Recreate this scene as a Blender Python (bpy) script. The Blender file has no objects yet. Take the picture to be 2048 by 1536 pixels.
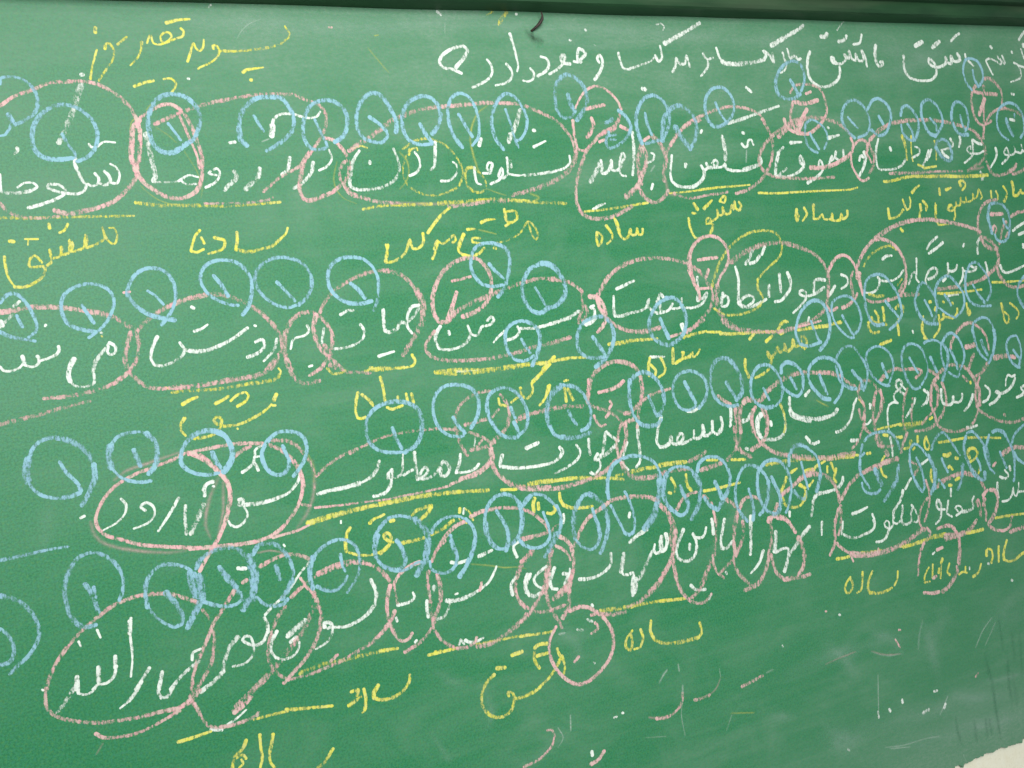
import bpy, math, random
from mathutils import Matrix, Vector, noise

S = bpy.context.scene
PI = math.pi

# ------------------------------------------------------------------ camera
# Calibrated from the board's own horizontals (rail, underlines, lower paint edge) and
# the vertical water runs: view axis 65 deg from the board's length, 8.6 deg of roll.
FPX = 1950.0
YAW, ROLL, DIST = math.radians(65), math.radians(8.6), 1.3
FW = Vector((math.cos(YAW), math.sin(YAW), 0))
R0 = Vector((math.sin(YAW), -math.cos(YAW), 0))
U0 = Vector((0, 0, 1))
RT = math.cos(ROLL) * R0 - math.sin(ROLL) * U0
UP = math.sin(ROLL) * R0 + math.cos(ROLL) * U0
CAM = Vector((0, 0, 1.5)) - DIST * FW
cd = bpy.data.cameras.new('camera')
cam = bpy.data.objects.new('camera', cd)
S.collection.objects.link(cam)
m = Matrix((RT, UP, -FW)).transposed().to_4x4()
m.translation = CAM
cam.matrix_world = m
cd.sensor_width = 36
cd.lens = 36 * FPX / 2048
cd.clip_start, cd.clip_end = 0.05, 100
S.camera = cam

# ------------------------------------------------------------------ light
w = bpy.data.worlds.new('World')
S.world = w
w.use_nodes = True
w.node_tree.nodes['Background'].inputs[0].default_value = (0.80, 0.92, 1.0, 1)
w.node_tree.nodes['Background'].inputs[1].default_value = 0.34


def area(name, loc, aim, sx, sy, power, col):
    l = bpy.data.lights.new(name, 'AREA')
    l.shape = 'RECTANGLE'
    l.size, l.size_y, l.energy, l.color = sx, sy, power, col
    o = bpy.data.objects.new(name, l)
    S.collection.objects.link(o)
    o.location = loc
    o.rotation_euler = (Vector(aim) - Vector(loc)).to_track_quat('-Z', 'Y').to_euler()
    return o


win = area('window_light', (-0.6, -2.3, 2.2), (0.12, 0, 1.60), 1.3, 1.1, 25, (0.96, 0.99, 1.0))
win.data.spread = math.radians(105)
area('ceiling_light', (-0.2, -1.9, 3.05), (0.0, 0, 1.5), 2.2, 0.5, 7, (1.0, 0.97, 0.90))

S.view_settings.view_transform = 'Standard'
S.view_settings.look = 'None'
S.view_settings.gamma = 1
S.view_settings.use_curve_mapping = False
S.view_settings.exposure = 0.08
S.cycles.transparent_max_bounces = 24
S.cycles.max_bounces = 5
S.cycles.filter_width = 1.5


# ------------------------------------------------------------------ materials
class NT:
    def __init__(s, name):
        s.m = bpy.data.materials.new(name)
        s.m.use_nodes = True
        s.t = s.m.node_tree
        s.t.nodes.clear()
        s.out = s.n('ShaderNodeOutputMaterial')

    def n(s, typ, **kw):
        nd = s.t.nodes.new(typ)
        for k, v in kw.items():
            setattr(nd, k, v)
        return nd

    def set(s, sock, v):
        if hasattr(v, 'is_output'):
            s.t.links.new(v, sock)
        else:
            sock.default_value = v

    def math(s, op, a, b=None, c=None, clamp=False):
        nd = s.n('ShaderNodeMath', operation=op, use_clamp=clamp)
        for i, v in enumerate((a, b, c)):
            if v is not None:
                s.set(nd.inputs[i], v)
        return nd.outputs[0]

    def obj(s):
        return s.n('ShaderNodeTexCoord').outputs['Object']

    def map(s, vec, scale=(1, 1, 1), rot=(0, 0, 0), loc=(0, 0, 0)):
        nd = s.n('ShaderNodeMapping')
        s.set(nd.inputs[0], vec)
        nd.inputs[1].default_value, nd.inputs[2].default_value, nd.inputs[3].default_value = loc, rot, scale
        return nd.outputs[0]

    def noise(s, vec, scale, detail=2.0, rough=0.5, dist=0.0):
        nd = s.n('ShaderNodeTexNoise')
        s.set(nd.inputs['Vector'], vec)
        nd.inputs['Scale'].default_value = scale
        nd.inputs['Detail'].default_value = detail
        nd.inputs['Roughness'].default_value = rough
        nd.inputs['Distortion'].default_value = dist
        return nd.outputs[0]

    def rng(s, v, a, b, c=0.0, d=1.0):
        nd = s.n('ShaderNodeMapRange', clamp=True)
        s.set(nd.inputs[0], v)
        for i, x in enumerate((a, b, c, d)):
            nd.inputs[i + 1].default_value = x
        return nd.outputs[0]

    def mix(s, f, a, b):
        nd = s.n('ShaderNodeMix', data_type='RGBA')
        s.set(nd.inputs[0], f)
        for i, v in ((6, a), (7, b)):
            s.set(nd.inputs[i], v if hasattr(v, 'is_output') else tuple(v) + (1,))
        return nd.outputs[2]

    def bsdf(s, col, rough=0.9, spec=0.3, bump=None, strength=0.2, bdist=0.001):
        p = s.n('ShaderNodeBsdfPrincipled')
        s.set(p.inputs['Base Color'], col if hasattr(col, 'is_output') else tuple(col) + (1,))
        s.set(p.inputs['Roughness'], rough)
        p.inputs['Specular IOR Level'].default_value = spec
        if bump is not None:
            b = s.n('ShaderNodeBump')
            b.inputs['Strength'].default_value = strength
            b.inputs['Distance'].default_value = bdist
            s.set(b.inputs['Height'], bump)
            s.t.links.new(b.outputs[0], p.inputs['Normal'])
        return p.outputs[0]

    def surf(s, sh):
        s.t.links.new(sh, s.out.inputs[0])
        return s.m


def attr(t, name):
    nd = t.n('ShaderNodeAttribute', attribute_name=name)
    return nd.outputs['Fac']


BOARD = (0.050, 0.235, 0.105)
DUST = (0.245, 0.345, 0.25)


def mat_board():
    t = NT('green_board_paint')
    v = t.obj()
    wipe = t.noise(t.map(v, (0.9, 1, 3.2), (0, math.radians(14), 0)), 3.2, 5, 0.6, 0.7)
    wipe2 = t.noise(t.map(v, (1.3, 1, 7.0), (0, math.radians(-9), 0), (3, 0, 1)), 3.0, 4, 0.6, 0.4)
    swirl = t.noise(t.map(v, (1, 1, 1.6), (0, 0.5, 0), (7, 1, 2)), 6.0, 4, 0.6, 1.2)
    arc = t.noise(t.map(v, (0.55, 1, 16), (0, math.radians(10), 0), (1, 0, 5)), 3.5, 4, 0.6, 0.25)
    d = t.math('ADD', t.rng(wipe, 0.45, 0.80, 0, 0.16), t.rng(wipe2, 0.48, 0.8, 0, 0.10))
    d = t.math('ADD', t.math('ADD', d, t.rng(arc, 0.48, 0.74, 0, 0.07)), t.rng(swirl, 0.46, 0.78, 0, 0.20))
    sep = t.n('ShaderNodeSeparateXYZ')
    t.set(sep.inputs[0], v)
    z, x = sep.outputs[2], sep.outputs[0]
    # dust gathers along the top (never wiped properly) and in the far lower part of the board
    top = t.rng(t.math('ADD', z, t.math('MULTIPLY', t.math('SUBTRACT', wipe, 0.5), 0.35)), 1.76, 1.99, 0, 0.28)
    low = t.math('MULTIPLY', t.rng(x, 0.15, 0.85), t.rng(t.math('ADD', z, t.math('MULTIPLY', swirl, 0.25)), 1.25, 0.95, 0, 0.22))
    edge = t.rng(t.math('ADD', z, t.math('MULTIPLY', t.math('SUBTRACT', swirl, 0.5), 0.12)), 0.90, 0.78, 0, 0.20)
    # lens darkening of the lower-left corner, painted in by thinning the dust
    corner_shade = t.math('MULTIPLY', t.rng(t.math('ADD', x, t.math('MULTIPLY', swirl, 0.3)), 0.15, -0.45), t.rng(z, 1.62, 1.22))
    d = t.math('ADD', t.math('ADD', d, top), t.math('ADD', t.math('ADD', low, edge), 0.035))
    d = t.math('MULTIPLY', d, t.math('SUBTRACT', 1.0, t.math('MULTIPLY', corner_shade, 0.85)))
    fine = t.noise(t.map(v, (1, 1, 1)), 400, 3, 0.75)
    grain = t.noise(t.map(v, (1, 1, 2.2), (0, 0.15, 0)), 130, 3, 0.65)
    d = t.math('MULTIPLY', d, t.rng(grain, 0.3, 0.7, 0.72, 1.28))
    d = t.math('MULTIPLY', d, t.rng(fine, 0.3, 0.7, 0.55, 1.45), clamp=True)
    tone = t.noise(v, 2.2, 3, 0.5)
    base = t.mix(t.rng(tone, 0.3, 0.7), (0.026, 0.214, 0.080), (0.038, 0.238, 0.094))
    sp = [t.noise(t.map(v, (1, 1, 1), (0, 0, 0), (k * 3.7, k, 0)), 330, 2, 0.6) for k in (1, 2)]
    base = t.mix(t.rng(fine, 0.42, 0.60, 0, 1.0), base, (0.012, 0.150, 0.052))
    base = t.mix(t.rng(sp[0], 0.52, 0.66, 0, 0.55), base, (0.062, 0.220, 0.052))
    base = t.mix(t.rng(sp[1], 0.52, 0.66, 0, 0.50), base, (0.030, 0.200, 0.125))
    col = t.mix(d, base, DUST)
    rough = t.rng(d, 0, 0.6, 0.42, 0.75)
    bump = t.math('ADD', grain, t.math('MULTIPLY', fine, 0.5))
    return t.surf(t.bsdf(col, rough, 0.28, bump, 0.25, 0.0006))


def mat_chalk(name, col, col2):
    t = NT(name)
    v = t.obj()
    n1 = t.noise(v, 560, 2, 0.6)
    n2 = t.noise(t.map(v, (1, 1, 0.7), (0, 0.5, 0)), 250, 2, 0.6)
    rg = t.noise(t.map(v, (1, 1, 0.22), (0, 0.10, 0)), 330, 2, 0.55)   # the board's fine upright ridges
    n3 = t.noise(v, 45, 2, 0.5)
    nn = t.math('ADD', t.math('MULTIPLY', n1, 0.22), t.math('MULTIPLY', n2, 0.34))
    nn = t.math('ADD', nn, t.math('ADD', t.math('MULTIPLY', rg, 0.34), t.math('MULTIPLY', n3, 0.10)))
    dens = attr(t, 'dens')
    ac = t.math('POWER', t.math('ABSOLUTE', attr(t, 'across')), 2.5)
    s = t.math('ADD', dens, t.math('MULTIPLY', t.math('SUBTRACT', nn, 0.5), 7.6))
    s = t.math('SUBTRACT', s, t.math('MULTIPLY', ac, 0.45))
    cov = t.rng(s, 0.10, 0.95)
    cov = t.math('MULTIPLY', cov, t.rng(dens, 0.3, 1.0, 0.58, 0.90))
    c = t.mix(t.rng(t.noise(v, 170, 2, 0.6), 0.36, 0.64), col, col2)
    tr = t.n('ShaderNodeBsdfTransparent').outputs[0]
    sh = t.bsdf(c, 1.0, 0.05)
    mx = t.n('ShaderNodeMixShader')
    t.set(mx.inputs[0], cov)
    t.t.links.new(tr, mx.inputs[1])
    t.t.links.new(sh, mx.inputs[2])
    return t.surf(mx.outputs[0])


def mat_soft(name, col):
    """rubbed-in chalk dust / water runs: soft edged, low coverage"""
    t = NT(name)
    v = t.obj()
    n1 = t.noise(t.map(v, (1, 1, 2.5), (0, 0.25, 0)), 22, 5, 0.65, 0.6)
    n2 = t.noise(v, 420, 2, 0.6)
    dens = attr(t, 'dens')
    ac = t.math('ABSOLUTE', attr(t, 'across'))
    f = t.rng(ac, 1.0, 0.1)
    f = t.math('MULTIPLY', f, f)
    f = t.math('MULTIPLY', f, t.rng(n1, 0.32, 0.75, 0.35, 1.5))
    f = t.math('MULTIPLY', f, t.rng(n2, 0.3, 0.7, 0.6, 1.4))
    f = t.math('MULTIPLY', f, dens, clamp=True)
    tr = t.n('ShaderNodeBsdfTransparent').outputs[0]
    sh = t.bsdf(col, 0.9, 0.1)
    mx = t.n('ShaderNodeMixShader')
    t.set(mx.inputs[0], f)
    t.t.links.new(tr, mx.inputs[1])
    t.t.links.new(sh, mx.inputs[2])
    return t.surf(mx.outputs[0])


def mat_rail():
    t = NT('dark_green_rail_paint')
    v = t.obj()
    n = t.noise(t.map(v, (0.25, 1, 1)), 40, 4, 0.6)
    n2 = t.noise(t.map(v, (0.15, 1, 1)), 14, 4, 0.6, 0.5)
    c = t.mix(t.rng(n, 0.3, 0.7), (0.008, 0.042, 0.013), (0.017, 0.070, 0.022))
    c = t.mix(t.rng(n2, 0.50, 0.72, 0, 0.45), c, (0.10, 0.12, 0.07))
    return t.surf(t.bsdf(c, 0.55, 0.4, n, 0.3, 0.001))


def mat_wall():
    t = NT('cream_plaster')
    v = t.obj()
    n = t.noise(v, 30, 5, 0.65)
    n2 = t.noise(v, 260, 3, 0.6)
    c = t.mix(t.rng(n, 0.3, 0.7), (0.84, 0.77, 0.57), (0.90, 0.85, 0.68))
    c = t.mix(t.rng(n2, 0.55, 0.75, 0, 0.3), c, (0.50, 0.46, 0.30))
    return t.surf(t.bsdf(c, 0.9, 0.15, t.math('ADD', n, t.math('MULTIPLY', n2, 0.4)), 0.5, 0.002))


def mat_rust():
    t = NT('rusty_iron')
    v = t.obj()
    n = t.noise(v, 500, 3, 0.6)
    c = t.mix(t.rng(n, 0.35, 0.65), (0.010, 0.010, 0.009), (0.050, 0.026, 0.016))
    return t.surf(t.bsdf(c, 0.6, 0.4, n, 0.4, 0.0004))


M = {
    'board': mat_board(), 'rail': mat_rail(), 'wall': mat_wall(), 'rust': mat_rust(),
    'W': mat_chalk('white_chalk', (0.88, 0.90, 0.79), (0.74, 0.80, 0.70)),
    'Y': mat_chalk('yellow_chalk', (0.78, 0.74, 0.11), (0.72, 0.68, 0.22)),
    'P': mat_chalk('pink_chalk', (0.86, 0.46, 0.46), (0.70, 0.54, 0.45)),
    'B': mat_chalk('blue_chalk', (0.32, 0.53, 0.64), (0.30, 0.55, 0.58)),
    'w': mat_soft('rubbed_white_chalk', (0.72, 0.80, 0.70)), 'y': mat_soft('rubbed_yellow_chalk', (0.66, 0.68, 0.16)),
    'p': mat_soft('rubbed_pink_chalk', (0.70, 0.48, 0.44)), 'b': mat_soft('rubbed_blue_chalk', (0.33, 0.52, 0.62)),
    'S': mat_soft('chalk_dust', (0.62, 0.72, 0.66)),
    'D': mat_soft('washed_paint', (0.042, 0.20, 0.10)),
    'R': mat_soft('dark_smear', (0.03, 0.05, 0.03)),  # soft dark smear just below the nail
}


# ------------------------------------------------------------------ helpers
def link(name, verts, faces, mats, parent=None, smooth=False, midx=None):
    me = bpy.data.meshes.new(name)
    me.from_pydata(verts, [], faces)
    for mt in mats:
        me.materials.append(mt)
    if midx:
        me.polygons.foreach_set('material_index', midx)
    if smooth:
        me.polygons.foreach_set('use_smooth', [True] * len(me.polygons))
    me.update()
    o = bpy.data.objects.new(name, me)
    S.collection.objects.link(o)
    if parent:
        o.parent = parent
        o.matrix_parent_inverse = parent.matrix_basis.inverted()
        if parent.parent:
            o.matrix_parent_inverse = (parent.parent.matrix_basis @ parent.matrix_parent_inverse).inverted()
    return o


def extrude_x(profile, x0, x1, nseg, wob=0.0):
    """closed (y,z) profile swept along the board's length, slightly uneven"""
    vs, fs, n = [], [], len(profile)
    for i in range(nseg + 1):
        x = x0 + (x1 - x0) * i / nseg
        for k, (y, z) in enumerate(profile):
            j = wob * noise.noise(Vector((x * 6, k * 3.1, 0)))
            vs.append((x, y + (j if y < -0.001 else 0), z + j))
    for i in range(nseg):
        for k in range(n):
            a, b = i * n + k, i * n + (k + 1) % n
            fs.append((a, b, b + n, a + n))
    fs.append(tuple(range(n))[::-1])
    fs.append(tuple(nseg * n + k for k in range(n)))
    return vs, fs


def on_board(px, py):
    """a point measured in the photograph, rectified onto the board plane (x along, z up)"""
    d = FW * FPX + RT * (px - 1024) + UP * (768 - py)
    k = -CAM.y / d.y
    return CAM.x + k * d.x, CAM.z + k * d.z


def mm_per_px(px, py):
    a, b, c = on_board(px, py), on_board(px + 1, py), on_board(px, py + 1)
    return math.sqrt(abs((b[0] - a[0]) * (c[1] - a[1]) - (b[1] - a[1]) * (c[0] - a[0])))


# ------------------------------------------------------------------ wall and board
X0, X1, ZT, ZB = -1.7, 2.3, 2.004, 0.777
wall_vs = [(X0 - 1, 0.008, -0.0), (X1 + 1, 0.008, -0.0), (X1 + 1, 0.008, 3.0), (X0 - 1, 0.008, 3.0)]
o = link('wall', wall_vs, [(0, 1, 2, 3)], [M['wall']])
o['kind'] = 'structure'

board = bpy.data.objects.new('chalkboard', None)
S.collection.objects.link(board)
board.location = (0, 0, ZB)
board.empty_display_size = 0.1
board['label'] = 'green chalkboard covered in white, yellow, pink and blue handwritten Persian chalk notes'
board['category'] = 'chalkboard'

# painted panel: straight top under the rail, ragged lower paint edge
N = 1400
vs, fs = [], []
for i in range(N + 1):
    x = X0 + (X1 - X0) * i / N
    zb = ZB - 0.004 + 0.010 * noise.noise(Vector((x * 14, 2, 0))) + 0.007 * noise.noise(Vector((x * 60, 5, 0))) \
        + 0.0065 * noise.noise(Vector((x * 190, 9, 0)))
    vs += [(x, 0, ZT + 0.05), (x, 0, zb), (x, 0.006, zb - 0.001), (x, 0.006, ZT + 0.05)]
for i in range(N):
    a = i * 4
    fs += [(a, a + 1, a + 5, a + 4), (a + 1, a + 2, a + 6, a + 5), (a + 2, a + 3, a + 7, a + 6)]
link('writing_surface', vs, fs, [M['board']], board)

prof = [(-0.0005, ZT), (-0.026, ZT + 0.001), (-0.030, ZT + 0.003), (-0.032, ZT + 0.008), (-0.032, ZT + 0.022),
        (-0.044, ZT + 0.024), (-0.048, ZT + 0.027), (-0.050, ZT + 0.033), (-0.050, ZT + 0.078), (-0.046, ZT + 0.084), (-0.0005, ZT + 0.085)]
vs, fs = extrude_x(prof, X0, X1, 160, 0.0012)
rail = link('top_rail', vs, fs, [M['rail']], board)
rail['label'] = 'dark green stepped rail along the top edge of the board'

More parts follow.
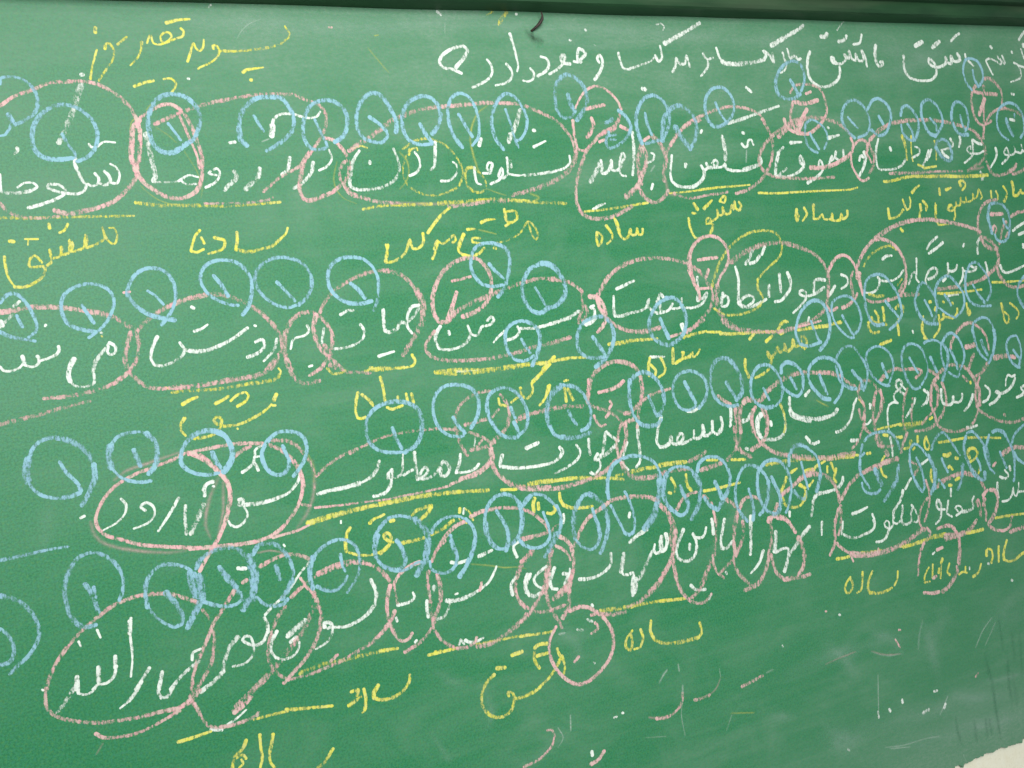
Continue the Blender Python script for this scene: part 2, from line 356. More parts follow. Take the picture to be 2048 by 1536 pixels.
# ------------------------------------------------------------------ chalk marks
# T origin-x origin-y zoom : measuring window in the photograph; K kind : a new mark;
# then one stroke per line: colour, width (-end width) (*pressure), points.
DATA = """
T 0 0 5.12
K word
Y8 975 280 975 335
Y6 990 510 950 660 925 810
Y7 1075 500 1085 450 1120 445 1160 500 1165 580 1120 670 1060 750 1010 825
Y6*.6 1205 455 1295 380
K word
Y8-4 1450 430 1445 510 1410 590 1335 670
Y6 1505 440 1540 360 1570 440 1640 455 1720 420 1755 380 1740 340 1690 330 1650 365 1655 420 1690 440 1800 395 1870 370 1880 320 1850 290
Y9-6 1700 235 1820 205 1940 195
Y6 1920 630 1950 540 1980 440 2010 500 2048 520 2080 480 2088 405
K word
T 400 0 5.12
Y6 140 500 130 470 165 465 195 520 180 580 110 640 0 690 -20 705
Y6*.75 210 520 370 525 530 510 680 490 820 450 910 380 915 340 870 270
Y9-4 440 740 480 715 650 690
Y8 518 820 532 820
T 0 0 5.12
Y8 1375 885 1450 855 1570 825
Y6 1675 810 1750 805 1800 850 1790 900 1755 950
K speck
W7 1925 805 1935 808
W8*.5 830 765 850 765
K word
T 800 0 5.12
W9 630 750 540 710 440 690 405 640 430 570 510 510 640 470 690 520 640 610 570 690
K word
W7 890 610 930 660 945 740 915 800 840 850 745 895
W7 1090 655 1140 720 1140 800 1080 850 980 875
W7 1125 345 1160 460 1190 580 1210 680 1200 730
W6 1335 700 1370 750 1360 810 1310 835 1260 825
K word
W7 1440 580 1500 600 1525 670 1490 730 1410 780
W8 1740 655 1670 640 1645 600 1670 555 1690 590 1670 650 1610 710 1530 760
W8 1780 630 1860 640 1820 620 1830 500 1900 545 1840 620
W8 2040 640 2020 600 2045 560 2075 640 2050 730 1995 815
K word
T 1200 0 5.12
W8-5 190 545 205 620 240 700 290 710
W5*.75 290 710 420 665 530 620 565 570
W7 565 570 600 630 635 590 625 530 615 470
W9*.85 660 445 780 380 900 310 1020 235
W7 745 735 775 670 780 595 820 655 870 650 885 570 920 685
K word
W6 1055 550 1075 590 1105 610 1100 690 1035 780
W6 1105 610 1155 590
K word
W6 1190 490 1230 600 1290 650
W9*.7 1250 630 1290 650 1420 655 1560 640 1680 610
W7 1680 610 1700 560 1670 520 1730 560 1780 640 1765 540
W9*.8 1755 465 1900 380 2048 290 2080 260
W6 1870 540 1890 610 1910 660 1890 720 1850 745
W6 1915 500 1950 600 1990 570 2030 610 2055 600
K speck
W10 435 908 465 912
W7 1495 895 1550 940
W4*.6 580 250 620 240 655 270 645 310
K word
T 1600 0 5.12
W7 100 530 80 600 75 700 95 790 150 860 230 890 320 870 390 810 410 730 390 660 335 640 320 590 340 590 375 650 430 650 470 600 450 555 500 600 500 520 530 600 570 620 570 550 600 620 650 620 630 515 670 590 685 680
W10 215 375 260 375 275 345
W9 395 425 450 410 475 370
W6 545 455 610 440 630 355
K word
W8 775 465 765 540 780 630 810 680 850 660 845 630 820 640
K word
W8 1060 575 1065 670 1085 750 1130 800
W7 1130 800 1220 825 1340 820 1390 770 1395 700 1370 640 1320 600 1320 640 1360 680 1430 685 1490 650 1490 580 1510 640 1550 650 1545 570 1580 630 1640 610 1610 550
W6 1690 555 1700 600 1775 670
W10 1180 470 1250 430
W9 1355 485 1425 425
W6 1545 420 1590 370 1630 345
K speck
W3*.5 380 310 470 180
K word
T 1848 0 10.24
W5 1410 1530 1330 1380 1270 1240 1340 1200 1480 1260 1570 1320 1590 1260 1500 1160 1600 1260 1660 1310 1600 1140
W6 1360 950 1390 990
W6 1795 1060 1805 1080
W6 1940 820 1980 750 2048 650
W8 2030 910 2035 950
W4 1980 1000 2048 1200
W5 1840 1285 1930 1340 1970 1430 1985 1536 1970 1600 1930 1620 1780 1680
W5 1930 1340 2048 1380
K ring
T 0 0 5.12
B9 0 860 10 800 100 785 200 800 300 860 370 960 385 1060 350 1160 260 1230 150 1275
B11 85 1170 125 1240
B7 120 1240 100 1310 50 1380 0 1390
T 0 200 5.12
K ring
B11 790 630 900 580 970 500 1000 380 970 250 890 150 790 80 680 50 560 60 440 130 360 230 330 350 340 470 400 560 490 600 620 610 740 595
B9 640 350 690 450 760 530 770 590
K ring
B12 1880 470 1980 400 2030 300 2045 180 2000 60 1900 -30 1760 -60 1640 -30 1560 60 1520 180 1530 330 1570 450 1660 530 1760 540 1860 490
B7 1720 240 1790 330 1850 410
T 400 200 5.12
K ring
B11 480 465 420 410 400 280 420 150 490 40 590 -20 720 -30 840 -10 920 90 960 190 950 300 890 380 790 460 680 520
B7 550 160 600 240 650 320
K ring
B10 1380 430 1460 380 1505 270 1500 150 1440 60 1340 5 1230 10 1130 60 1075 160 1055 280 1070 400 1130 490 1220 510 1300 480 1290 430
B8 1175 200 1220 300 1270 400
K ring
B10 2005 330 2015 240 1970 130 1900 10 1830 -60 1750 -70 1670 -10 1620 80 1600 200 1620 310 1680 390 1780 430 1870 430 1920 370 1910 330
B10-7 1735 175 1830 240 1910 320
T 800 0 5.12
K ring
B10 330 1370 390 1290 415 1180 390 1080 310 1000 210 985 110 1030 40 1120 20 1230 40 1350 100 1440 200 1480 330 1475
B9 205 1270 260 1370 330 1460
K ring
B8 640 1510 550 1390 500 1250 490 1110 530 1000 610 955 700 990 760 1080 800 1200 810 1320 800 1410 740 1490
B8 600 1170 660 1270 740 1400
K ring
B8 1060 1530 980 1420 940 1280 950 1150 1000 1030 1080 960 1170 990 1250 1090 1300 1220 1290 1330 1240 1420 1190 1440
B6 1080 1120 1130 1260 1180 1440 1215 1510
K ring
B8*.6 1810 1230 1870 1150 1915 1030 1880 890 1810 810 1720 765 1640 800 1590 900 1590 1030 1610 1140 1680 1205 1760 1190 1790 1140
B9*.6 1720 970 1750 1070 1790 1140
T 1200 0 5.12
K ring
B8 190 1130 260 1190 310 1280 300 1370 220 1460 100 1520 60 1440 90 1350
B7*.5 60 1260 130 1220
B5*.6 95 1390 160 1380
B5*.6 110 1430 160 1430
K ring
B8*.8 430 1470 390 1360 370 1230 390 1110 450 1010 540 975 630 1020 690 1110 710 1220 690 1330 640 1420 540 1450 470 1470
B7 460 1160 490 1290 530 1380
K ring
B9*.7 640 1440 640 1320 660 1200 730 1110 810 1080 900 1130 970 1220 990 1320 970 1440 920 1530
B11*.7 770 1300 830 1400 900 1490
K ring
B8 1300 1260 1360 1170 1370 1060 1320 950 1240 895 1150 910 1090 990 1075 1100 1100 1220 1160 1290 1240 1290 1300 1250
B6 1180 1050 1230 1160 1300 1260
K ring
B8 2048 960 1990 1010 1900 1010 1830 970 1800 880 1810 780 1870 680 1960 625 2040 650 2085 740 2090 840 2060 930
B8 1950 820 1990 890 2020 950
T 1600 0 5.12
K ring
B7 560 1410 490 1350 430 1230 440 1120 500 1035 570 1030 650 1090 700 1190 715 1290 680 1370 590 1410
B5 490 1200 540 1260 590 1310
K ring
B7 690 1120 740 1030 800 1010 880 1060 930 1160 920 1260 880 1360 810 1390 730 1330
B7 805 1190 850 1270
K ring
B7 1030 1180 1050 1100 1090 1080 1160 1140 1210 1240 1210 1340 1170 1440 1120 1430 1060 1370 1035 1280
B6 1100 1270 1150 1350 1160 1440
K ring
B7 1390 1390 1330 1370 1270 1270 1240 1160 1250 1060 1310 1020 1390 1070 1440 1160 1460 1260 1420 1350 1380 1400
B5 1330 1210 1390 1280 1400 1340
K ring
B7 1720 1380 1630 1370 1570 1280 1550 1180 1570 1070 1620 1040 1690 1100 1720 1200 1720 1300 1690 1340
B5 1640 1180 1660 1270 1690 1330
T 1848 150 10.24
K ring
B6 980 310 880 180 820 30 800 -140 850 -310 930 -340 1080 -290 1170 -150 1210 20 1180 150 1110 240
B6 1110 240 1050 120 1010 0 1000 -100
K ring
B6 1730 1330 1600 1240 1510 1080 1490 900 1520 730 1610 620 1740 570 1880 620 1990 760 2040 920 2048 1150 1980 1280
B8 1680 900 1720 1040 1820 1240
T 0 0 1
K ring
B6 1648 298 1655 280 1652 263 1640 248 1623 239 1613 246 1610 258 1612 282 1622 299 1635 305
B6 1620 267 1630 285 1638 298
T 0 200 5.12
K word
W13*.6 830 -160 800 -70 770 50 730 160 680 270 640 360 600 440
W8*.8 770 600 770 660 810 760 860 850 890 860
W8 290 1105 420 1070 560 1020 650 970 670 920 600 870 500 865 490 900 580 935 680 955 800 960 870 920 890 860 940 880 1000 860 1010 800 970 750
W8 1010 850 1080 870 1130 830 1110 770 1070 730
W7 1140 850 1200 850 1225 770 1190 690 1130 655
W6 910 450 930 480 990 480 1060 430 1180 435
W9-7 175 490 180 520 150 550
K word
W6 0 760 10 930
W8*.6 10 930 60 950 190 950 320 930
W7 320 930 380 890 340 850 250 850 180 895
K loop
P7*.5 0 1060 80 1140 200 1190 400 1210 600 1190
P9*.75 560 1130 690 1165 850 1140 1010 1100 1160 1040 1280 940 1370 830 1410 700 1430 550 1430 350 1400 200 1330 80 1240 -20 1120 -100 1000 -160 860 -190 700 -190 500 -170 320 -100 150 -40 0 60
K loop
P13 1430 200 1360 300 1350 450 1350 600 1390 720
P10 1390 720 1460 830 1560 910 1680 980 1820 1010 1920 990 2010 930 2060 830 2070 700 2060 550 2010 400 1950 250 1860 110 1760 50 1660 50 1560 100 1440 180
P7 1820 140 1880 250 1950 420 2010 550 2040 700
P7 1440 300 1440 500 1410 700
K trace
Y4*.4 1330 300 1350 220 1400 180
Y4*.4 1500 100 1550 40
Y4*.3 1600 280 1720 360 1800 430
Y4*.35 1440 880 1530 960 1640 1030 1780 1070 1900 1070
Y4*.3 1890 530 1960 640 2000 700 2045 800 2070 920 2060 1000
T 400 200 5.12
Y4*.35 1400 640 1370 800 1400 920 1480 1010 1600 1060
T 0 0 1
K loop
P7*.55 310 248 350 230 400 211 450 200 510 190 585 189 612 200 638 210 650 225 652 248 645 270 632 290 615 315 595 335 560 355 527 383
T 0 200 5.12
K underline
Y8*.8 1390 1050 1560 1075 1800 1080 2048 1080 2250 1085 2450 1080 2650 1065 2870 1045
P6*.5 2088 1060 2350 1060 2550 1050 2710 1030 2810 1000
K underline
Y7*.6 0 1205 300 1210 600 1200 900 1195 1370 1185
K word
W13*.75 1500 350 1530 500 1560 650 1590 780 1570 830
W5*.5 1580 840 1750 840 1840 830 1930 770
W6 1830 830 1870 800 1940 770 2030 790
W6 1860 830 1900 860 2010 860
T 400 200 5.12
W7 60 895 150 850 195 790 200 730 170 700 90 750 170 770
W11*.6 250 920 320 850 370 800 355 735
W11*.6 470 910 540 840 600 780 610 700
W9*.85 840 765 900 710 920 590
K word
W6 1220 720 1300 680 1350 600 1320 510
W8*.75 1160 640 1140 740 1060 840 960 905
W13*.9 735 370 740 260
W7 735 280 760 190 830 145 950 145 1040 170 1130 185 1200 165 1230 120
W7*.8 300 440 360 430
W4*.4 700 400 640 425
K word
W9 1630 520 1570 620 1550 740 1530 840 1550 890 1620 920
W7*.75 1620 920 1750 915 1880 890 1990 820 2040 730 2030 620 1980 500
W9 1738 630 1740 650
Y5 1560 500 1650 470 1710 490
K loop
P9*.75 1280 390 1360 410 1440 480 1500 570 1530 680 1510 790 1450 860 1360 940 1250 990 1120 1030 1050 1000 1020 900 1030 780 1050 680 1080 600 1130 530
P7*.6 1480 630 1430 720 1440 820 1490 870
T 800 200 5.12
K word
W7 100 775 170 740 205 670 190 590 150 535
W9-6 360 430 360 560 350 680 315 715
W6 420 830 500 825 560 780 590 720 575 660 540 635
Y5*.7 90 560 110 510 170 490 180 515
K word
W7 760 690 770 780 790 850 830 865
W7 850 750 930 745 890 700 910 640 945 650 930 730
W7 930 860 1010 820 1050 770 1040 700 1010 780 1060 800 1110 750
W6 1095 590 1105 690 1110 750 1180 770 1270 770
W5*.7 1130 620 1140 690
W6*.6 1270 770 1400 760 1560 735
W6 1560 735 1680 700 1740 640 1735 570
W10 810 465 830 400
W10*.7 1115 430 1130 350
W9*.6 1160 330 1190 240 1230 100
W9 1365 310 1380 312
W8-5 1370 480 1490 420
K trace
Y5*.5 30 500 150 420 260 395 360 410 460 460 550 550 620 660 645 760 600 880 500 940 380 975 240 965 110 900 50 820 30 700 60 590 100 500
Y5*.45 0 540 70 620 90 740 60 840 0 910
Y6*.7 740 690 690 700 665 780 700 890 780 945 860 930 880 860 840 770 740 690
Y6*.45 890 60 800 130 740 260 720 400 750 560 790 690 830 770
Y4*.35 890 910 1000 950 1080 975
K underline
P9*.45 -100 1060 80 1060 320 1065 500 1060
P8*.5 500 1090 700 1070 900 1040 1100 1030
Y8*.6 0 1075 200 1070 320 1065
Y8*.55 400 1060 700 1040 960 1020 1200 1030 1450 1050 1700 1060
Y6*.4 1340 960 1420 1000 1350 1050
Y6*.7 -378 1120 -200 1085 0 1075
K loop
P8*.5 -560 885 -500 960 -350 1010 -200 1045 0 1060
P8*.65 -520 520 -400 440 -250 340 -70 200 60 150 200 100 400 70 600 55 850 30 1050 30 1250 50 1420 120 1580 200 1680 290 1760 400 1800 530
P9*.6 1800 530 1780 640 1730 720 1620 810 1480 875 1300 935 1150 975
P7 1770 210 1780 330 1800 430 1820 500 1880 520 1930 490 1990 430 2060 340
K word
Y8 510 1100 420 1180 340 1280 285 1360
Y7 70 1530 100 1430 130 1520 200 1510 240 1450 235 1365
Y7 350 1530 375 1450 440 1470 500 1430 550 1385 570 1430 540 1460
Y7 600 1530 650 1375
Y8-5 690 1325 770 1320
Y4*.4 810 1330 980 1370
Y8-4 830 1255 880 1230 975 1220
Y5*.8 740 1450 740 1415 820 1415
Y5*.8 740 1455 830 1470
Y5*.75 980 1465 1120 1430 1240 1350 1310 1245 1380 1300 1415 1390 1390 1430 1350 1370 1310 1245
Y7*.85 1070 1120 1090 1230 1130 1260 1200 1210 1180 1140 1110 1140 1070 1150
Y6 1080 1290 1140 1250
Y6 -145 1480 -130 1530
T 1140 240 6.827
K loop
P8*.75 470 150 340 270 230 420 160 600 110 780 80 950 90 1100 140 1240 250 1330 400 1350 540 1330 690 1270 840 1180
P9*.6 300 0 310 70 280 170 240 230
P8*.7 660 0 610 90 480 160
P8*.9 690 85 780 130
P6 400 300 470 270
K loop
P10*.7 1130 220 1220 320 1290 430 1310 560 1280 700 1290 830
P10*.7 980 340 940 480 930 640 950 770 980 870
P10*.7 1000 380 1040 500 1030 640 980 760 950 850 880 950 760 1050
P8*.7 940 900 990 1020 1080 1100 1160 1130 1230 1100 1310 1020 1340 960
P7 1010 280 1080 230
K loop
P7*.65 1680 10 1560 100 1460 200 1380 330 1320 450 1310 600
P9*.4 1310 850 1340 990 1420 1020
P6*.7 1420 1000 1560 1060 1700 1065 1860 1030 2048 1005 2150 980
K word
W10*.7 280 840 350 720 420 560
W7 420 560 440 660 430 720 480 730 540 670 565 550 575 680 640 690 690 640 720 560 750 500 715 445 680 560 680 690 700 750 765 765
W9-7 850 170 870 350 870 560 855 750
W6 1110 450 1150 470 1130 550 1050 585
W5*.4 1150 630 1110 690
W9-6 1130 880 1110 945
W9-5 320 1225 380 1180 480 1140
K word
W7 1390 480 1380 600 1370 740 1390 830
W8*.8 1390 830 1450 890 1560 915 1680 910 1770 850 1830 770 1830 690
W7 1830 690 1790 625
W7 1830 690 1880 650 1860 590
W7 1880 650 1990 640 1940 590 1990 545 2020 590 1995 640
T 1400 240 6.827
W6 200 650 300 640 340 600
W7*.85 300 220 320 330 335 400
W9*.6 310 260 345 400 350 540
W7 340 600 360 660 440 690 580 695
W8*.7 600 680 700 650 800 610 840 570 820 510
W6 570 325 610 370 650 350 660 280 700 270 730 340
W4*.4 635 420 630 570
W7 580 175 600 180
W7-5 15 155 30 145
W9-5 1235 310 1385 300
T 1140 240 6.827
W8-6 1580 600 1575 645
W6 1800 140 1785 175
T 1400 240 6.827
K loop
P7*.75 -60 30 0 0
P7*.75 850 -10 920 110 980 240 990 400 970 580 900 720 820 830 660 950 490 1005
P7*.7 1400 -20 1260 20 1110 120 960 240 860 370 810 500 810 600 870 700 900 720 1000 770 1200 790 1500 800 1830 780
P8*.75 1510 650 1680 650 1850 600 1990 520 2080 430
K ring
P8 1150 -10 1180 80 1260 150 1380 190 1500 180 1600 100 1680 10
P10 1330 160 1400 0 1420 -50
K word
W8-9 1075 450 1040 600 1030 740
W5*.5 1060 450 1140 375
W5*.5 1060 770 1180 660
W7 1030 760 1150 775 1270 750 1370 690 1420 620 1400 530 1370 490 1370 590 1410 600
W7 1470 860 1580 790 1660 710 1680 630 1640 550 1620 630 1680 640
W6 1760 610 1800 490
W6 1790 550 1840 510 1855 430
W6 1840 510 1890 545
W6 1955 410 1960 500
W10-5 1750 245 1900 205
W6 1745 100 1755 110
K underline
Y5 0 950 250 920 450 905 680 885
T 1140 240 6.827
Y5 1360 1000 1500 990 1750 960 2048 920
K underline
T 1400 240 6.827
Y5 800 995 1050 1000 1300 985 1600 970 2048 950 2150 920
K underline
T 1140 240 6.827
Y6*.85 200 1250 450 1225 700 1190 1060 1130
K word
Y6 490 1440 560 1536
Y7 600 1330 640 1400 680 1530
Y7-9 1690 1140 1740 1220
Y8-5 1830 1210 1935 1100
Y6 1670 1270 1710 1275
Y6 1620 1340 1640 1440 1660 1530
T 1400 240 6.827
Y8-5 60 1205 165 1095
Y6 270 1110 320 1040 350 1050 330 1130 280 1110
Y6 140 1530 180 1430 130 1410 80 1420 100 1340 140 1350 130 1400 180 1370 240 1330 230 1220 260 1300 310 1290 310 1190 340 1280 410 1270 430 1160 460 1220 470 1110 490 1210 540 1230 560 1170 530 1120
K word
Y7 1320 1220 1305 1320 1325 1380 1345 1310 1320 1260
Y7-4 1420 1200 1460 1280 1400 1380
Y8-6 1550 1160 1550 1340
Y6 1550 1350 1610 1350 1670 1290 1690 1350 1780 1350 1810 1280 1820 1370 1920 1360 1930 1280 1950 1350 2010 1310 2010 1240
T 1660 270 10.24
K loop
P6 420 60 470 180 450 320 360 420 240 500 120 570 0 620
P7 510 190 580 120 660 100 730 140 770 240 740 360
P6 490 220 440 380 430 520 460 660 530 780 580 870 660 935 740 920 790 880
P7 900 20 800 120 760 200
P7*.75 790 190 860 340 910 460 890 600 860 700 810 780
P6*.75 740 380 790 450 850 560
K word
W7 600 520 620 440 660 420
W8 700 350 730 450 710 570 680 680 590 850
W6 640 420 690 470
K word
W5 990 80 950 250
W6 950 230 940 400 955 580 990 680 1060 720
W5*.7 1060 710 1200 710 1340 690 1470 620 1550 500
Y6*.6 1470 20 1530 180 1560 330 1580 500
Y4 1660 20 1660 300 1680 460 1700 540
W8 1230 260 1245 310
W5 1740 240 1820 270 1830 380 1680 470
W7-5 2020 320 1980 450 1890 660
T 1848 270 10.24
W6 150 300 110 430 60 510
Y4*.6 210 120 240 300 250 500
W6 540 80 590 170 570 250 350 310
W7 370 330 420 410 500 460
W8-5 730 40 745 120 715 245
K word
W6 1180 190 1080 160 990 100 1000 220 1010 330 990 420 920 500 830 570
W5 1220 330 1130 380 1010 380 930 370 880 310 900 250 950 230 960 290
K word
W7-4 1465 270 1490 380 1460 500 1360 670
W5 1600 590 1680 510 1740 430 1720 330 1690 260 1640 340 1660 400 1750 410 1840 390 1870 320 1840 240
W5 1870 340 1990 370 2010 300 1990 200
W4 2010 300 2048 340
W6 1760 -320 1850 -300
W6 1790 -840 1840 -835
K underline
Y7*.85 -820 950 -700 950 -480 890 -260 850 -100 845 100 850 400 840 700 850 1000 840 1300 820
P5*.6 -700 790 -400 780 -100 770 300 745 700 745 780 740
Y5 0 680 250 640
Y5*.8 -120 610 0 660
K loop
P8*.6 1060 -20 1180 120 1240 250 1260 380 1230 480 1120 590 1000 670 900 740
P6*.6 1220 -1000 1220 -100 1220 60
P7*.4 950 700 1100 690 1200 660
K loop
P6*.55 1280 560 1340 700 1400 790 1520 830 1640 800 1800 740
P6*.7 1820 800 1960 760 2048 690
P6*.6 1740 740 1840 690 1890 600
W6*.6 1160 760 1200 840 1190 920
K word
Y7 310 1100 325 1220
Y8-5 450 1120 550 1080
Y7 720 960 750 1040
Y6 720 960 780 930 840 990 840 1060 780 1130
Y5 490 1530 510 1440 560 1430 590 1490 650 1480 650 1370 670 1450 740 1430 750 1270 770 1370 860 1370 860 1270 870 1370 990 1330 1000 1200 1030 1310 1090 1250 1120 1110 1190 1270 1160 1310
Y6 1370 1150 1380 1280
Y5 1470 1150 1510 1230 1510 1310
Y6 1620 1050 1680 1140 1690 1240 1640 1360
Y7 1800 960 1830 1100 1830 1230 1900 1240 1960 1170 1980 1110 1980 1180 2048 1190
Y5 10 1370 60 1450 50 1536
Y5 235 1400 240 1536
T 1660 270 10.24
K word
Y7-4 1680 1180 1750 1090 1830 1030
Y5 1490 1320 1530 1440 1580 1536
Y4 1630 1270 1650 1370 1630 1500
Y6 1850 1420 1870 1536
T 1600 0 5.12
K loop
P6*.8 -70 1040 -95 1150 -90 1260 -50 1320 60 1375 130 1340 220 1260 270 1160 260 1040 210 920 120 870 0 865 -60 880 -100 950
P9 -60 1045 60 1060 180 1025
P6 60 960 110 940
P9 70 1120 20 1210 -20 1290
K loop
P8*.65 -220 1400 -100 1290 60 1210 200 1210 330 1240 440 1300 530 1400
P7*.7 720 1430 790 1350 900 1280 1050 1240 1200 1230 1380 1235 1540 1260 1680 1300 1790 1350 1870 1460
T 1848 150 10.24
K loop
P6*.7 1230 80 1300 65 1400 110 1510 220 1590 370 1600 500 1590 600
P6*.7 1050 230 990 350 970 500 990 680 1030 830 1090 950 1170 1020 1270 1010 1380 940
P5*.75 1590 680 1480 720 1370 800 1290 920 1240 1060 1220 1250
P8 1050 350 1200 375 1490 400
P9 1240 490 1190 630 1130 810
P6*.6 1600 680 1760 700 1900 760 2000 840
B4*.7 1850 800 1850 880
K ring
B7*.8 240 1500 260 1380 340 1320 430 1330 510 1420 560 1550 570 1650 550 1740 470 1750 380 1690 310 1600 270 1540 240 1480
T 800 0 5.12
K loop
P6 1795 1110 1840 1010 1900 930 1980 885 2060 890 2150 950 2230 1040 2265 1120
P8 1905 1115 2010 1090 2090 1075
P8 1960 1210 1985 1280 1950 1370 1925 1400
T 1200 0 5.12
K loop
P7*.65 210 1130 190 1220 140 1320 0 1380
P6*.6 720 1490 790 1380 900 1260 1030 1190 1170 1130 1300 1095 1450 1100 1560 1130 1650 1190 1700 1280 1750 1390
W7*.8 1310 1260 1450 1220 1600 1165 1830 1085
T 0 400 5.12
K word
Y7 45 580 60 700 90 800 150 890
Y7*.8 150 890 260 890 400 820 460 740 450 680 340 690 300 680 310 600 360 570 430 640
Y7*.85 450 690 520 640 510 510
Y7*.85 530 600 620 570 630 480
Y7*.85 650 560 720 530 745 460 715 410 710 520
Y6*.85 750 530 860 490 895 420 875 355 860 480
Y6*.8 890 490 990 450 1070 390 1050 280 1100 410 1170 450 1200 370 1170 290 1120 285
Y8 500 245 508 290
Y7 610 335 660 310 695 245
Y10 100 420 140 425
Y5 255 400 390 400
Y4 290 410 285 460
K ring
B9 0 1050 60 980 140 955 220 1000 290 1090 340 1180 375 1270 370 1340 290 1410
B9 0 1350 80 1390 200 1420 360 1445
B8*.8 170 1185 230 1300
K ring
B9 910 1410 1030 1320 1110 1220 1160 1100 1160 1000 1110 920 1010 870 880 860 750 900 660 970 625 1070 640 1170 700 1270 810 1320 980 1350
B8*.8 840 1080 900 1170 960 1260
K ring
B10 1790 1230 1660 1210 1520 1170 1400 1090 1310 980 1310 900 1370 780 1470 710 1590 700 1700 740 1770 840 1800 960 1780 1080 1730 1180 1655 1280
B6 1510 930 1590 980 1675 1070
T 380 440 5.12
K word
Y8 100 105 50 170 10 310
Y7 10 320 70 330 140 300
Y7 115 180 145 240
Y8 250 180 350 210 350 280 300 315 190 345
Y8 480 125 485 190 470 300
Y8*.75 470 300 600 325 720 300 840 265 930 190
Y6 930 190 980 140 1000 80
K ring
B9 495 875 400 865 280 820 180 750 120 660 105 590 140 490 220 430 340 410 460 430 560 500 620 600 635 700 620 820 590 900 540 970
B9 240 570 310 650 390 780
K ring
B9 1110 870 1190 800 1240 700 1245 600 1210 510 1130 430 1010 390 890 385 770 430 690 510 665 620 710 730 800 820 910 880 1020 895 1090 870
B9-7 890 635 970 720 1075 830
K ring
B9 1860 830 1760 855 1630 850 1510 790 1430 690 1410 590 1440 470 1530 400 1650 380 1770 400 1860 470 1920 580 1930 700 1920 820 1880 925
B9 1645 650 1720 710 1790 800
K loop
P9*.6 0 800 150 770 280 760 420 790 560 850 700 930 820 1040 900 1140 940 1260 920 1370 850 1450 780 1530
P9*.6 1040 1530 980 1400 970 1250 990 1120 1060 1010 1160 950 1260 950 1370 1030 1440 1130 1460 1250 1420 1400 1330 1530
P8*.65 1330 950 1380 840 1470 730 1600 640 1740 570 1880 525 2040 520
P9*.55 1290 970 1270 1100 1290 1220 1340 1320 1420 1400 1510 1480 1560 1530
K word
W7 15 895 30 900
W8-5 45 1140 110 1120 180 1070
W9*.8 0 1340 150 1340 320 1280 460 1200 590 1105
W6 660 1080 675 1085
W9 670 1250 740 1225 765 1290 700 1360 590 1405
W9-6 890 1220 860 1330 755 1445
W7 1200 1080 1220 1130 1180 1180 1060 1220 1030 1320
W8 1540 970 1610 930 1670 925
W7 1370 1110 1350 1260
W7 1745 1070 1785 1140 1760 1230 1680 1280
W7*.75 1680 1280 1580 1310 1480 1320
W7 1220 1500 1250 1490
W9 1980 920 1985 1080 2010 1140 2048 1150
W8-6 1935 1390 2048 1360 2090 1345
T 740 440 5.12
K word
Y8 185 255 175 330 160 420
Y7*.85 160 430 220 430 320 380 380 300 410 200
Y8-6 690 215 680 290 640 400
Y8 960 145 910 260 910 320 950 355
Y7*.85 950 355 1030 370 1120 340 1170 285
Y7 1270 285 1290 290
K ring
B9 1310 785 1360 720 1400 620 1425 500 1430 390 1395 300 1310 250 1210 235 1120 255 1060 310 1035 400 1035 490 1075 580 1140 650 1240 680 1370 665
B9-6 1220 450 1290 530 1370 600
K ring
B9-12 1740 450 1640 500 1580 600 1560 720 1590 840 1660 930 1750 950 1830 900 1900 880 1980 800 2000 700 1970 600 1900 500 1820 450 1740 445
B7 1690 690 1750 790 1790 860 1840 900
K ring
B9 1660 1490 1710 1380 1740 1240 1720 1130 1650 1060 1560 1035 1460 1060 1395 1130 1385 1240 1420 1360 1490 1430 1590 1440 1680 1390
B7 1550 1220 1590 1290 1640 1360
K loop
P9*.65 120 520 220 525 330 570 430 660 500 760 540 880
P12*.55 480 720 530 830 545 920 530 1040 470 1170 400 1290 340 1380
K word
W8 140 920 140 1030 150 1130
W8*.85 150 1130 200 1150 280 1110 310 1050 370 1050 460 970 500 900
W8 500 870 430 890 390 960 380 1080 430 1160
W9-6 90 1395 230 1350
K loop
P9*.7 1240 740 1240 600 1190 490 1100 400 980 390 850 440 750 530 680 650 640 800 650 940 710 1040 790 1040 860 970
P8*.6 860 950 950 900 1050 845 1180 790 1300 740 1450 680 1600 630 1750 600 1900 610 2060 650
P9*.8 950 990 1060 950 1160 880 1220 800 1240 700
P7 840 625 930 605 1030 580
P11 885 740 860 830 830 930 800 1010
K word
W9 720 1090 680 1160 670 1240 710 1320
W7*.8 710 1320 800 1330 920 1300 1000 1240 1030 1170
W7 1000 1080 1040 1170 1100 1180 1140 1100 1150 1090 1230 1070 1270 1020 1240 990 1200 1030
W8 805 1140 812 1170
W9-4 1380 1140 1320 1190 1265 1255
W7 1400 1230 1490 1200 1530 1140 1510 1090
K loop
P8*.6 660 1140 600 1220 570 1310 620 1390 720 1430 900 1440 1100 1430 1300 1405 1480 1365 1650 1310 1850 1265 2048 1200
W8*.8 1540 1110 1650 1110 1800 1080 2048 1000
K underline
Y8*.85 0 1520 200 1520 350 1510
Y7 430 1380 460 1440 440 1490 370 1510
K underline
Y8*.8 670 1560 900 1535 1200 1530 1500 1490 1750 1460 2060 1415
K word
Y8 1890 1400 1770 1530
T 1100 440 6.827
K word
Y7 640 170 640 270 660 350 700 310 710 220 660 170
Y7-5 770 75 850 200 840 270 780 325
Y7 890 0 920 80 950 190 1010 260 1070 230 1100 120 1110 200 1170 200 1190 110 1210 200 1260 190 1265 120
Y6 1890 0 1910 100 1980 240 2048 250 2150 225 2220 130 2220 60
K loop
P8*.5 0 810 130 815 260 850 360 910 430 970
